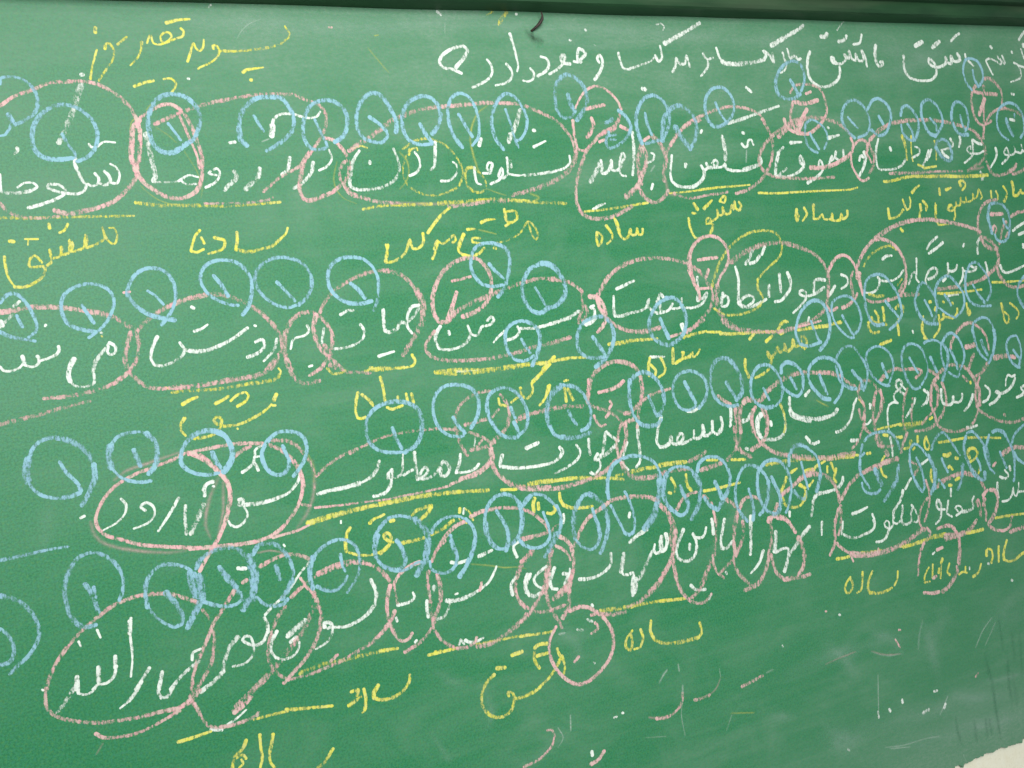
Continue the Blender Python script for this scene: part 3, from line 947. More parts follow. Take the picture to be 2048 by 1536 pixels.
P8*.65 650 1030 700 940 780 800 900 680 1040 600 1200 545 1380 520 1560 525 1720 550 1850 590 1950 640 2048 700
P7*.6 440 970 440 1100 450 1200 410 1290 390 1400
P10 540 1045 640 1060 710 1130 750 1220 770 1330
P10 650 1090 680 1200 740 1290 760 1360 720 1450 650 1530
P9*.6 480 1180 510 1300 440 1380
P8*.6 780 1340 870 1420 980 1480 1120 1520 1300 1520 1500 1470
P8 2060 250 1960 350 1900 480 1890 600 1920 740 1970 860 2020 940 2048 1080
P9 1900 680 1950 800 2010 920
K word
W9-6 910 940 1000 900 1100 850 1150 830
W8 870 1040 870 1150 870 1240 890 1310
W7*.8 890 1310 980 1310 1100 1270 1240 1240 1320 1190
W7 1320 1190 1350 1080 1340 1180 1390 1230 1450 1270 1540 1260 1620 1230 1680 1130 1650 1200 1720 1210 1790 1180 1800 1070
W6 1800 1190 1900 1200 2000 1190 2060 1160
W7*.7 1460 1120 1510 1010 1550 1060
W8*.5 1500 1160 1520 1240
W8-6 1810 1420 1820 1530
W8 490 1430 560 1400 610 1300 600 1220 550 1190 600 1170
W8*.85 0 1420 120 1390 260 1330 400 1240
T 1380 440 6.827
K ring
P8 90 940 50 830 20 700 0 560 10 440 60 330 150 250 270 220 390 250 480 340 520 450 520 570 480 670 410 780 370 900
P7 110 545 370 510
P8 250 680 225 770
K loop
P7*.6 40 640 140 720 230 850 290 950 310 1060 280 1200 190 1310 80 1430 -20 1520
P8*.65 560 580 680 480 800 410 950 350 1100 320 1250 310 1420 350 1560 400 1700 470 1810 580 1880 720 1890 900 1880 1060 1850 1190 1780 1290 1650 1380 1480 1450 1320 1490
P9*.5 370 900 360 1050 390 1230 470 1350 600 1450 750 1520 950 1530 1300 1530
P6 130 940 250 930
P6*.7 1890 700 1940 580 2048 500
P6*.7 1870 1180 1920 1240 2010 1200
K trace
Y6*.75 290 940 340 760 390 610 460 480 550 360 700 230 860 160 1020 145 1170 180 1240 290 1250 430 1200 530 1100 620 1000 720 920 820
Y6*.75 920 830 930 950 990 1040 980 1130 900 1210 760 1270 580 1300 450 1280 330 1210
K word
W8 620 640 660 800 660 960 660 1100
W8*.85 660 1130 720 1180 850 1180 960 1130 1040 1080
W7 690 1110 730 1060 800 1030 870 1060 860 1120 790 1170
W8*.85 850 420 810 520 760 600
W8 1020 365 980 470
W8*.85 950 490 890 570 820 595
W7-9 1080 890 1080 1040
W8 1220 740 1240 980
W8 1330 720 1370 830 1360 950 1300 1040 1240 1100 1160 1115
W8 450 1000 430 1120 440 1180 500 1170 530 1090 490 1030 450 1060
W7 0 1205 120 1170 200 1100 230 990 150 1090 100 1100 110 1000 100 780
W8 1840 820 1770 810 1700 830 1690 980
W7 1830 920 1750 980 1650 1030 1550 1040 1490 1000 1520 960 1580 990 1580 1080 1500 1180 1410 1270
W7-5 1980 900 1930 1000 1900 1040
W6 1625 1330 1610 1380
K word
Y7 1330 1390 1260 1390 1220 1450 1210 1530
Y6 420 1530 240 1530
K underline
Y7*.85 1450 1500 1650 1470 1850 1440 2070 1400
T 1660 540 10.24
K ring
B6 490 1380 420 1390 300 1310 160 1160 60 980 30 820 50 670 160 570 310 530 430 570 540 690 610 850 640 1000 610 1160 550 1270 480 1320
B6 250 930 340 1100 460 1310
K ring
B7 1220 1220 1330 1130 1430 1010 1470 880 1450 740 1420 600 1380 480 1290 340 1190 200 1080 110 960 90 830 130 740 230 710 380 710 560 730 750 780 930 850 1070 950 1130 1100 1110
B7 1140 640 1220 750 1310 850 1400 960
K ring
B7 2200 1100 2050 1100 1930 1040 1830 920 1770 780 1740 640 1770 490 1820 340 1900 250 1990 310 2060 410 2140 540 2180 720 2170 900 2120 1060
B6 1940 620 2030 790 2090 940
T 1660 400 10.24
K loop
P8*.8 930 780 1060 690 1200 600 1350 520 1550 450 1750 410 1900 400 2048 400 2200 420 2400 450 2600 490 2800 540 2980 600 3080 650
P7*.8 490 2050 450 1830 430 1600 470 1470
P7 0 1400 60 1270 160 1160 280 1130 390 1180 480 1300 540 1420
P8 560 1600 550 1400 600 1250 680 1080 780 940 900 820 1040 800 1180 840 1320 930 1440 1080 1520 1250 1550 1400 1560 1540 1550 1700 1510 1830 1420 1960 1300 2020 1180 2060
P9 600 1500 600 1650 640 1800 680 1940
P8 260 2210 390 2140 500 2030 560 1920
P6*.8 740 2040 830 2080 960 2090 1080 2070 1200 2030
P6*.6 1420 1870 1480 1760 1560 1600
P8*.6 1450 1940 1650 1930 1800 1920
K trace
Y5*.6 690 1360 760 1220 850 1110 960 1030 1100 960 1240 940 1350 1010
Y4*.5 1380 1750 1470 1620
K word
Y7 1190 180 1200 270 1220 380
Y6 1220 380 1340 360 1430 300 1500 200
Y5 1530 120 1580 200 1640 150 1650 0
Y5 1490 0 1540 130
Y6 1840 90 1850 200 1830 370
Y6 1900 20 1960 100 1970 210
Y7 1450 590 1490 640
Y5 0 390 50 420 40 280 70 420 200 390 230 270 240 390 310 370 360 300 350 230
K word
W8-5 1080 1215 1150 1150 1265 1140
W6-4 1770 1200 1775 1520
W5 1500 1440 1420 1560 1320 1630 1260 1660
W6 980 1580 1030 1640 1130 1660 1260 1650
W6 1010 1620 1010 1740 950 1840 850 1900 720 1900
W6 230 1530 330 1570 370 1650 340 1740 230 1820
W5*.8 1610 1730 1690 1500 1740 1480 1770 1500
W5 1770 1500 1770 1620 1820 1680
W7 90 1770 0 1920
W5 1690 2680 1705 2720
K underline
Y6*.7 800 1930 950 1970 1100 1960
Y6*.8 0 2550 120 2520 220 2490
K word
Y7 780 2510 800 2620 870 2720 1000 2700
Y6 780 2510 850 2480
Y6 920 2270 990 2400 990 2500
Y7 1080 2200 1100 2330 1110 2470
Y6*.6 850 2400 900 2500 1050 2530 1150 2550
Y6*.6 1350 2220 1420 2140 1500 2190 1470 2350 1400 2450
Y7 1370 2510 1400 2640 1410 2760
Y7 1040 2960 1250 2870
Y7 1890 2550 1890 2680 1950 2810
Y5 1910 2380 1890 2550
T 1848 400 10.24
K word
Y7 240 110 240 230 240 370 300 510
Y5 550 100 500 160 520 220 600 210 650 130
Y5 630 210 640 320 620 400
Y4*.7 320 510 500 500
K ring
B7 1390 680 1350 520 1310 370 1320 210 1360 90 1460 60 1570 80 1680 180 1740 310 1760 470 1750 640 1720 760 1650 840 1560 850 1480 790 1450 710
B6 1620 390 1640 470 1720 590
P8 1370 290 1600 285
P6 1400 620 1440 530 1480 590 1460 680
K loop
P6*.65 1480 0 1360 10 1230 80 1160 200 1110 350 1100 500 1110 620
P7*.5 1110 640 1150 740 1280 790 1400 880 1500 980
P7*.65 1160 780 1260 930 1380 1000 1480 1010 1510 1120 1530 1220 1500 1330 1420 1430 1300 1540 1150 1640 960 1700 800 1760 600 1790 280 1830
P6*.7 1780 340 1900 260 2048 230
P6*.65 1680 450 1610 600 1570 780 1540 900
P6*.6 1680 760 1720 680
P7*.7 1500 1420 1560 1560 1650 1680 1750 1760 1880 1790 2048 1750
K word
W6 60 1010 120 890 270 750
W7 100 1090 250 990 385 870
W5*.8 800 950 820 900
W6 1140 780 1090 890 1100 1100
W6 1820 630 1900 560 2048 460
W6 1940 710 2048 660
W7 2030 910 2035 970
W6*.8 60 1530 110 1440 200 1390 270 1430 260 1510 200 1580 90 1620
W5 60 1530 30 1650 50 1720
W7 490 1300 490 1500 480 1540
W6 500 1450 590 1460 650 1420 680 1330
W6 790 1390 800 1540 770 1640 730 1710
W6 800 1440 900 1470 1020 1450 1080 1370 1010 1380 960 1350
W6 860 1500 840 1600 850 1720
W6 1260 1280 1290 1400 1300 1540
W6 1560 1340 1610 1450 1700 1490 1850 1440 1960 1390 2048 1340
W7 390 1660 440 1600
T 1848 540 10.24
K ring
B6 230 520 230 400 280 270 360 170 460 120 560 160 640 250 720 350 790 450 820 570 820 700 770 840 690 930 640 970 540 930 430 870 330 790
B6 420 510 490 600 550 720
B6 210 500 260 640 290 770
K ring
B6 850 280 850 400 880 520 930 620 1020 700 1150 740 1370 730
B6 1220 0 1300 130 1350 280 1370 420 1340 540 1290 610
B6 1000 300 1090 470 1190 600 1240 670
B6*.8 870 30 840 200 850 300
B6 900 -20 940 -110 1030 -160 1110 -130 1180 -50 1230 20
K ring
B6 2048 130 1970 230 1920 350 1910 470 1950 620 2048 780
B6*.7 1930 560 2040 740
K underline
Y6 290 480 480 480 700 460 950 430 1180 400
W6*.8 500 520 700 490
K underline
Y5 1400 250 1600 250 1800 235 2048 215
K word
Y6 1580 690 1620 850 1640 1000 1690 1090 1740 1050 1730 940 1650 860
Y6-4 1760 680 1860 760 1930 840 1930 930 1890 1000
Y6 870 680 880 800 910 920 950 870 900 780
Y6 580 670 590 690
Y5*.8 680 790 680 870 640 940
Y6*.8 400 900 400 960 490 970 590 990
Y6 300 930 310 1020 330 1120 300 1240 200 1380
Y5*.8 330 1040 400 990
Y7 110 655 140 650
Y6 390 650 405 660
Y7 240 770 225 820
Y6 0 1390 60 1410
T 0 560 5.12
K loop
P9*.55 0 330 150 310 300 280 500 275 700 290 900 320 1060 350 1200 400 1300 460 1380 520 1420 640 1410 780 1350 900 1250 1000 1100 1090 900 1150 700 1190 450 1215
P9*.55 1340 540 1300 680 1280 820 1310 920 1380 1000 1480 1080 1590 1110 1750 1110 1950 1100
P9*.6 1390 540 1480 440 1600 340 1750 260 1900 200 2048 165
P9*.55 1760 1100 1950 1090 2150 1060 2400 1030
K underline
P8*.5 0 1480 200 1430 400 1380 600 1320 800 1270 920 1240
K word
W7 0 890 40 930 120 930 200 900 240 850
W10 230 780 250 850
W8 250 870 320 890 390 860 400 800 380 780
W8 400 830 500 800 580 760 605 720 600 680
W7-5 470 460 460 475
K word
W12*.85 760 810 720 880 700 970 720 1040
W7 720 1040 760 1080 850 1095 940 1070 970 1040 960 960
W9*.75 950 930 970 850 1040 750 1120 650
W8 1120 640 1180 680 1180 740 1130 765 1100 740 1110 680
K word
W9 1610 580 1560 700 1545 800 1580 870
W8*.85 1580 870 1660 880 1770 840 1860 780 1890 720 1840 640
W9*.8 1890 720 1980 730 2048 735
W8 1960 275 1985 290
W9 1990 525 2048 510
W8*.7 0 480 60 420 120 360
W7*.6 140 270 200 220
W10 10 420 30 470
K speck
W6*.6 1035 540 1050 545
Y5*.6 1040 575 1050 580
P6 1265 130 1330 120
T 340 680 5.12
K underline
Y8*.6 20 540 180 520 400 510 600 490 800 450 950 430 1080 400 1130 350
Y5 1110 290 1135 320 1130 350
P9*.5 0 490 200 480 400 450 600 410 760 390
Y6 -40 485 -10 500
K underline
P10*.7 760 390 900 360 1020 300 1090 220 1110 150
P9*.55 1190 200 1230 310 1280 390 1350 440 1430 440 1530 415
P7*.7 1430 365 1500 320 1570 270
Y7*.7 1610 290 1660 340 1740 340 1800 310
P8*.55 1640 260 1720 290 1820 330 1920 330 2048 340
P10*.6 1580 60 1630 130 1660 200 1640 260
Y7*.6 2000 315 2100 310 2250 300
K word
Y10-7 130 660 200 615 280 585
Y9-7 465 650 530 620 600 575
Y7 620 625 680 570 770 535 805 570 770 630 690 680
Y9 1090 555 1060 620
Y7*.85 1040 660 950 740 830 810 700 865 560 885
Y6 1050 670 1080 670
Y8*.85 560 885 480 860 450 820 480 785 525 810 520 870 490 930 420 980 330 1000 250 1010
Y8 150 800 110 870 110 920 160 980
Y5 690 905 695 912
K ring
B13 550 1350 620 1250 640 1150 610 1060 560 980 480 940 390 925 290 950 190 1020 130 1110 110 1200
B10 110 1200 120 1270 180 1330 280 1370 400 1380 500 1360
B11 430 1150 470 1240 520 1310
K ring
B10 1265 1395 1330 1310 1380 1220 1400 1110 1380 1020 1320 960 1220 935 1110 945 1030 1000 970 1080 940 1170 960 1260 1010 1340 1090 1380 1160 1370 1210 1310 1220 1240
B10 1155 1085 1180 1150 1220 1230
K loop
P9*.85 100 1180 300 1130 500 1090 700 1060 900 1060 1060 1090 1200 1170 1280 1260 1340 1370 1370 1500
P10*.9 180 1160 300 1180 420 1270 510 1350 580 1450 620 1560
P8*.5 0 1240 100 1180
P7*.5 1050 1030 1180 1030 1280 1070 1370 1160 1450 1290 1480 1400 1480 1530
P8*.5 650 1200 740 1130 820 1090
Y4*.4 1420 1180 1480 1320 1470 1450
K word
W8 740 1355 840 1280 870 1190 870 1130 940 1080
W8 870 1260 905 1335
W6 860 1200 920 1190
W8*.85 340 1536 370 1480 440 1445
W7 440 1500 450 1500
W7 1330 1370 1310 1450 1250 1530
K loop
P6*.55 1500 1390 1620 1280 1750 1190 1900 1120 2048 1060
T 700 680 5.12
P6*.55 0 1165 150 1080 300 1010 450 965 620 935 800 915 950 910 1100 925 1250 955 1400 1020 1440 1090
P13 1445 1120 1450 1220 1380 1310 1270 1380 1130 1425
P6*.8 1130 1440 1030 1475
P5*.5 1030 1490 840 1535
P7*.55 1455 1250 1520 1370 1630 1460 1750 1500 1950 1510 2048 1500
P8*.6 1440 1060 1530 980 1600 900 1630 780 1610 660 1540 560
P7*.6 1430 520 1350 530 1230 580 1140 650 1090 740 1070 850 1100 980 1140 1080 1200 1180
P7*.6 1180 870 1320 830 1450 790 1520 710
P7*.5 1240 1130 1400 1090 1480 1050
P6*.5 1300 1090 1350 1030
P7*.55 1700 830 1850 760 1980 730 2120 700 2300 680
K ring
B10 560 1150 670 1080 730 960 735 840 710 730 630 660 500 630 370 645 260 700 180 800 165 920 190 1030 260 1110 370 1150 530 1150
B9 435 900 470 1000 530 1110
K ring
B9 1240 900 1300 790 1320 680 1300 570 1230 490 1110 460 980 470 890 540 855 650 860 780 910 890 1000 970 1110 990 1160 980 1170 930
B8 1055 790 1100 870 1180 950
K ring
B9 1680 840 1720 930 1720 990 1640 1000 1550 970 1480 890 1420 780 1400 660 1430 560 1510 500 1600 490 1690 530 1760 610 1810 720 1820 830 1790 920 1720 980
B8 1645 690 1690 800
K underline
Y7*.6 870 330 1000 345 1200 340 1500 310 1750 270 2048 220
W7-4 1095 320 1200 315 1300 312
K word
Y8 80 540 60 640 60 740 80 800
Y7 80 800 120 805 160 790
Y8 120 560 190 610 235 670
Y8 310 380 340 500 360 630
Y7 380 690 430 710 490 690 540 670
Y7 490 580 495 630
Y7 575 550 590 630
Y8 630 550 650 640
K word
Y9 2048 240 1960 340 1870 430
Y7 1860 440 1870 530 1810 600 1750 550 1745 490
Y5*.7 1740 570 1650 640
Y7 1520 600 1535 660 1600 675
Y7-5 2030 470 2000 590 1940 670
K word
W6*.85 300 1240 260 1340 180 1420 100 1470 0 1505
W7 -180 1540 -90 1530 0 1505
K word
W7*.85 390 1530 430 1430 430 1330 390 1370 390 1420 460 1410 530 1370 540 1270 540 1170
W8*.75 660 1150 670 1270 690 1430
W8*.85 550 1380 640 1330
W8*.85 690 1430 750 1400 800 1340 770 1300 720 1370 720 1420 810 1410 900 1340 960 1240 1020 1320 980 1390 930 1390 930 1320
W8 1130 1170 1120 1260 1085 1360
W7 1085 1360 1200 1350 1290 1310 1320 1270
W10-8 1810 1110 1920 1060
W10 1560 1180 1535 1280
W8*.9 1540 1295 1680 1310 1850 1300 2048 1265
W5*.5 1280 1010 1275 1080
T 1080 580 6.827
K ring
B9*.85 760 1050 880 950 970 800 1010 650 990 520 920 400 830 360 720 380 600 440 540 520 510 620 510 740 540 840 630 910 750 930 890 910
B9 720 640 800 750 890 890
K ring
B9*.85 1720 110 1830 110 1920 190 1980 310 2000 430 1970 570 1890 680 1770 750 1660 730 1560 660 1500 560 1490 440 1520 330 1590 210 1680 140 1760 110
B9 1640 390 1690 510 1760 660
K underline
Y8*.85 940 740 1100 725 1250 690 1400 680 1600 665
P6*.8 1780 640 1900 600 2048 555
Y6*.6 1970 640 2080 600
K word
W10*.9 620 460 690 440 750 380
K word
Y8 180 920 80 1050 0 1160
Y7*.85 0 1010 180 970 400 930 630 920
Y8 1500 930 1480 1040 1490 1170
Y7 1510 1020 1580 1100 1570 1170
W8-5 1510 915 1700 910
Y7 1650 930 1710 1050 1690 1140 1620 1190
Y8 1815 800 1815 1000
Y7*.8 1850 1000 1940 940 2048 910
Y7 1960 850 1950 920
Y8-6 130 1300 110 1390 40 1530
Y7 330 1240 380 1230
Y7*.7 330 1330 360 1520
Y7*.7 380 1350 450 1500
K loop
P9*.65 650 1530 660 1400 690 1230 760 1120 870 1030 1000 980 1110 980 1220 1010 1310 1070 1370 1180 1400 1320 1390 1530
P8*.85 800 1400 930 1370 1070 1310 1140 1245
K ring
B10*.85 1290 1170 1240 1270 1220 1400 1230 1530
B9 1320 1150 1420 1120 1520 1160 1610 1250 1680 1380 1700 1520
T 0 0 1
K ring
B8 1398 816 1411 797 1414 776 1409 758 1395 746 1376 742 1358 749 1348 765 1346 785 1352 805 1364 818 1380 820 1392 812
B9 1369 764 1380 785 1391 806
T 1360 640 6.827
K ring
B9*.85 770 1090 840 1000 850 880 820 770 760 650 680 550 580 520 490 560 430 670 420 800 430 940 490 1070 580 1150 700 1180 790 1160
B9-6 630 850 680 940 780 1090
K ring
B8 1270 1180 1190 1200 1080 1160 1000 1080 965 960 970 830 1010 710 1080 630 1170 610 1260 650 1330 730 1380 850 1400 980 1370 1100 1310 1170
B6 1140 930 1180 1010 1220 1090
K ring
B8 1380 720 1390 630 1450 580 1530 590 1610 640 1670 740 1680 860 1670 960 1610 1040 1530 1020 1450 960 1390 910
B7 1510 790 1540 850 1590 940
K ring
B8 2048 1080 1960 1070 1860 980 1780 870 1750 750 1770 640 1850 550 1950 510 2060 530 2160 610 2210 750 2220 900 2180 1030 2110 1130
B7 1900 750 1950 870 2010 1010
K ring
T 0 0 1
B8 1640 700 1655 680 1660 655 1657 630 1648 610 1635 601 1618 605 1603 622 1594 645 1592 668 1600 687 1618 692 1642 684
B7 1622 643 1630 665 1640 684
T 1360 640 6.827
K loop
P8*.65 90 160 200 90 320 0
P8*.55 580 10 660 80 780 120 900 140 1100 160 1300 160 1550 130
P5 1560 110 1750 60 1920 10
P9*.7 870 1130 900 1090 980 1090 1080 1110 1180 990 1300 880 1420 800 1560 740 1700 720 1900 720 2060 720 2200 760
P7*.6 520 1040 600 1100 690 1150
P9*.5 760 1200 760 1350 750 1530
P9*.5 830 1180 810 1360 830 1530
P8*.7 1030 1190 980 1320 990 1440 1010 1530
P9*.6 1130 1200 1180 1330 1190 1450 1180 1530
K underline
Y7*.9 550 185 700 190 1100 165 1300 160
Y6 1600 140 1800 115 2048 85
Y6*.7 50 240 200 190 360 155
K word
Y8 950 260 1010 190
Y8 1175 295 1255 220
Y7 1340 130 1370 70 1440 15
Y7 1370 190 1410 170
Y8 890 540 890 650 940 780
Y7*.8 1030 790 1130 740 1220 660 1250 550 1270 500 1220 520 1190 430 1250 490 1310 440 1330 370 1360 440 1430 390 1430 320 1460 430 1530 370 1540 270 1580 360 1650 320 1660 230 1700 230 1730 320 1700 390 1660 350
Y6 30 440 50 510 120 500 170 440 180 510 240 460 270 400
Y6 0 560 50 510
K word
W9-6 105 1240 190 1240 280 1180
W9-7 690 1200 700 1320 690 1440
W7*.8 860 1370 930 1350 960 1280
W10 1130 1280 1080 1340 1060 1530
W9-6 1710 1030 1770 960
W8 1240 1390 1245 1440
W9 1495 1060 1500 1200 1540 1290
W9*.8 1540 1290 1650 1330 1800 1350 1920 1340 2060 1310
W8 310 1440 330 1530
W8 440 1380 440 1510
W7*.9 560 1335 580 1440 530 1530
W8 15 60 40 130
K trace
Y5*.5 1370 1150 1420 1280 1440 1430 1420 1536
Y4*.4 1870 1100 2020 1180
T 1640 660 10.24
K ring
B7 740 1200 660 1200 540 1150 430 1060 370 940 340 800 330 640 360 520 440 400 560 330 660 340 740 410 830 540 910 670 960 800 970 940 940 1120 890 1240
B7-9 660 830 740 940 850 1050 850 1190
K ring
B6 1420 1140 1330 1130 1200 1060 1080 940 1000 800 950 650 950 500 1020 400 1130 340 1240 340 1360 410 1450 530 1500 680 1490 850 1450 1000 1400 1120
B7 1270 690 1320 830 1380 970
K ring
B6 2048 1170 1960 1210 1880 1170 1790 1030 1730 870 1680 700 1670 540 1700 400 1770 310 1870 280 1980 310 2080 390 2140 520 2190 680 2210 850 2150 1000 2080 1120
B6 1830 570 1900 690 1960 800 2010 880
K loop
P7*.65 0 860 150 880 290 910 450 980 600 1090 720 1150
P7*.75 800 1200 850 1060 1000 1040 1100 1100 1190 1220 1260 1330 1310 1470
P7*.7 1230 1060 1290 970 1390 870 1520 800 1680 810 1820 800 2000 800 2080 830
P6*.65 1150 1260 1110 1400 1100 1530
P6*.65 1240 1230 1260 1400 1270 1530
P6*.6 780 1250 790 1350 850 1450 910 1530
P5*.5 1790 1200 1740 1380 1720 1536
P5*.5 2090 860 1960 980
K word
W6 1730 1320 1620 1240 1560 1150 1560 1060 1620 1020 1680 1070 1670 1160 1600 1230 1520 1310 1520 1410 1570 1480 1480 1490 1410 1536
W5 1650 1110 1750 1220
W5 750 1400 680 1536
W6-4 1950 1400 1930 1510
W7 1020 1520 1040 1536
Y6 1230 310 1450 215
Y5 800 1420 900 1536
T 1848 660 10.24
K ring
B6 380 250 420 160 480 90 560 60 640 110 720 200 780 330 820 460 820 600 780 720 740 840 690 960 600 930 500 860
B7 530 400 600 530 660 680 690 800
K ring
B6 350 260 350 480 380 640 430 780 460 800
B8 400 300 470 420 490 560 480 700 440 830 380 1030
B8 130 560 190 700 260 850
B6 0 270 70 220 180 210 280 230 360 290
K ring
B7 990 0 1020 120 1050 250 1100 390 1180 520 1280 610
B8 1430 0 1450 150 1440 300 1420 440 1380 560 1320 680
B7 1170 210 1210 330 1300 510
B6 990 0 1010 -130 1090 -210 1200 -260 1300 -230 1380 -130 1430 0
K ring
B6 1920 760 1800 660 1730 520 1690 370 1700 240 1760 150 1840 115 1890 120 1940 220 1980 360 1990 500 1960 640
B7 1830 410 1900 510 1960 620 1950 760
K loop
P6*.75 540 390 560 270 610 140 700 0 820 -110 950 -150 1060 -100 1160 -20 1240 80 1300 220 1330 400
P9*.8 860 350 950 330 1050 300
P7*.75 1020 500 970 620 920 770
P7*.7 520 730 600 710 720 730 840 770 950 880 1030 1000 1080 1110
P7*.7 1300 690 1230 790 1170 880 1070 940
P8*.6 1450 570 1600 540 1700 530 1860 560
P6*.7 1140 970 1100 1080 1060 1220 1060 1400 1080 1536
P7*.65 1080 1110 1130 1250 1140 1400 1150 1536
P7*.75 90 820 220 890 270 920 330 860 400 800
P7*.65 280 970 200 1060 150 1200 130 1370 140 1536
P7*.65 200 1080 270 1200 290 1400 270 1536
P6*.7 370 1080 420 1240 450 1400 460 1536
P6*.6 800 950 890 1040
K word
W7 0 1230 80 1290 90 1380 50 1500
W7 350 1220 360 1400 400 1510 470 1530 560 1510 600 1440
W8 600 1370 600 1470
W6 600 1470 700 1480 770 1430 780 1310
Y6 950 1060 955 1090
W7 1000 1320 930 1530
W6 1250 1140 1330 1210 1350 1310 1300 1420 1210 1480
W7*.9 1360 1520 1460 1450 1540 1360 1550 1300 1500 1250 1460 1270 1560 1300 1680 1260 1760 1190 1830 1090 1860 980
W5 1860 920 1800 950 1720 920 1680 1010 1670 1140
W6 1900 1380 2010 1320 2048 1260
W6 2048 1140 1980 1180 2020 1230
T 0 820 5.12
K ring
B10 820 850 700 890 550 900 420 870 330 800 280 700
B14*.75 285 740 265 620 290 500
B11 290 510 340 390 430 310 560 285 700 310
B12*.75 680 305 820 370 910 460 960 590
B12*.9 960 560 970 690 930 810 890 890 840 980
B8-10 610 530 680 640 800 760 830 830
K ring
B8 1545 725 1440 740 1310 720 1210 670 1130 570
B15*.85 1140 590 1110 480 1130 370
B9 1130 370 1200 280 1300 240 1440 225 1520 260
B12*.85 1500 240 1590 330 1610 450 1590 570 1520 655
B11*.85 1370 410 1400 490 1440 570
K loop
P9 1900 440 1760 510 1560 590 1380 660 1220 750 1100 860 1020 990 980 1110 1000 1200 1080 1280 1250 1330 1450 1380 1700 1400 2048 1410
P9*.45 1850 430 1700 480 1500 550 1300 620 1180 710
P10*.45 930 1160 970 1280 1080 1370 1260 1420 1500 1450 1750 1460 1900 1440
K word
W7-5 1240 910 1290 970 1280 1060 1200 1150 1060 1230
W7 1490 1030 1440 990 1500 950 1570 990 1580 1080 1510 1160 1370 1215
W8-6 1830 900 1740 1060 1620 1240
W9 1900 980 1895 1120 1910 1270
W7*.7 1950 1270 2000 1200 2040 1100 2060 1060
W7 825 1105 865 1085
K underline
B9-6*.85 0 1540 150 1510 300 1475 450 1440 600 1412 700 1400
T 380 900 5.12
K loop
P11 0 30 100 70 200 140 290 220 370 310 410 430 400 570 370 700 320 840 260 960 180 1090 100 1240
P9*.9 0 1010 150 1000 350 980 550 960 700 930 830 880 940 800 1040 680 1110 560 1150 420 1150 280 1110 170 1030 70
P7 850 895 980 860 1110 820 1215 770
P10*.4 290 290 230 420 190 530 170 640 160 760 210 900
P9*.4 340 320 340 480 340 620 310 770 290 860
P11*.35 1250 120 1270 260 1270 400 1240 550 1180 680 1100 790
P6*.5 1150 560 1230 570
K word
W10*.5 140 560 90 680 10 860
W8 150 470 150 400 180 350 240 330
K word
W9 500 510 540 500 540 560 500 560 510 520
W9*.7 570 560 680 550 780 530
W8 780 530 900 490 1020 430 1090 350 1120 270
W7 550 580 590 650 560 730 490 785 420 770 395 730
K word
W10*.85 1310 450 1450 410 1600 380 1740 340
W7 1740 340 1860 280 1920 200 1940 110
W8-6 1880 475 1990 450 2048 390
W8 2030 290 2040 230
W5 1545 725 1545 750
W6 960 970 970 985
K underline
Y12*.85 1210 750 1400 690 1600 635 1850 575 2048 535
P5*.8 1280 590 1500 570 1700 545 2048 500
K word
Y9-6 1840 750 1880 710 1990 660
Y8 1640 795 1605 860 1600 920
Y9 1590 940 1600 1040
Y7 1630 1050 1720 1075 1850 1075 1960 1040 2030 980
Y8 2030 930 1990 890 2020 850 2048 870
K ring
B9*.7 60 1210 100 1130 190 1060 300 1010 420 1000 520 1040 590 1130 620 1250 640 1400 620 1530
B11*.85 300 1200 370 1310 460 1390
B9*.6 460 1400 540 1530
K ring
B9*.8 640 1070 700 980 790 955 900 980 980 1060 1040 1170 1060 1270 1010 1390 950 1530
B12*.6 600 1080 660 1190 680 1300 660 1430 640 1530
B10*.5 880 1190 920 1320
K ring
B12*.85 1260 1100 1230 1200 1230 1310 1260 1420
B9 1260 1100 1350 1000 1470 930 1590 920 1680 970 1730 1070 1740 1180 1710 1300 1610 1460
B8 1300 1400 1400 1440 1500 1430 1570 1370 1610 1290
B9-7 1540 1070 1560 1170 1590 1240
K ring
B8 2030 700 1940 800 1890 900 1880 1000 1900 1100 1960 1170 2048 1210
K loop
P8*.6 720 1190 850 1120 980 1070 1130 1080 1230 1120
P9*.6 1310 1270 1430 1210 1560 1160 1680 1140 1820 1160 1940 1230 2040 1340
P6*.4 700 1050 830 1030 940 1050
P7 1130 1310 1210 1420 1290 1500
P7*.7 1170 1380 1040 1500
P7*.5 540 1360 580 1330
P7*.6 400 1530 450 1440
W6 1220 1150 1130 1260 1040 1400
W10 490 1210 570 1215
K word
W8*.8 1855 1330 1900 1430 1905 1530
T 760 900 6.827
K underline
Y10*.8 0 740 250 690 500 640 800 600 1100 570 1480 550
P5*.8 0 690 250 640 500 590 750 540 950 490
K underline
Y8 1660 545 1760 540 1860 535
P10*.5 1530 190 1580 290 1680 390 1800 470 1950 510 2080 530
K word
Y9*.85 440 890 490 830 590 790 700 760
Y9*.9 700 780 650 860 550 950
Y8 140 970 190 960
Y7 0 910 50 880
Y9 1090 800 1085 850
W7 1150 800 1140 870
Y5 1160 800 1230 860 1270 960
Y8*.6 700 1150 850 1080 1000 960
Y5*.7 1080 940 1150 990 1220 990
Y8*.7 300 1270 450 1240 600 1200
Y8 60 1210 50 1150 110 1130 150 1190 140 1270 90 1340 10 1420
Y6 90 1230 180 1260
K ring
B8 0 1080 40 1010 120 930 250 900 390 915 490 960
B13*.75 480 950 570 1030 640 1140 660 1260 650 1380 620 1530
B9-11 230 1230 300 1350 350 1500
T 0 0 1
B8 757 1070 751 1095 755 1118 770 1135 795 1142 815 1138 835 1125 850 1124
T 760 900 6.827
K ring
B8 700 1130 740 1050 830 960 950 910 1080 910 1190 950
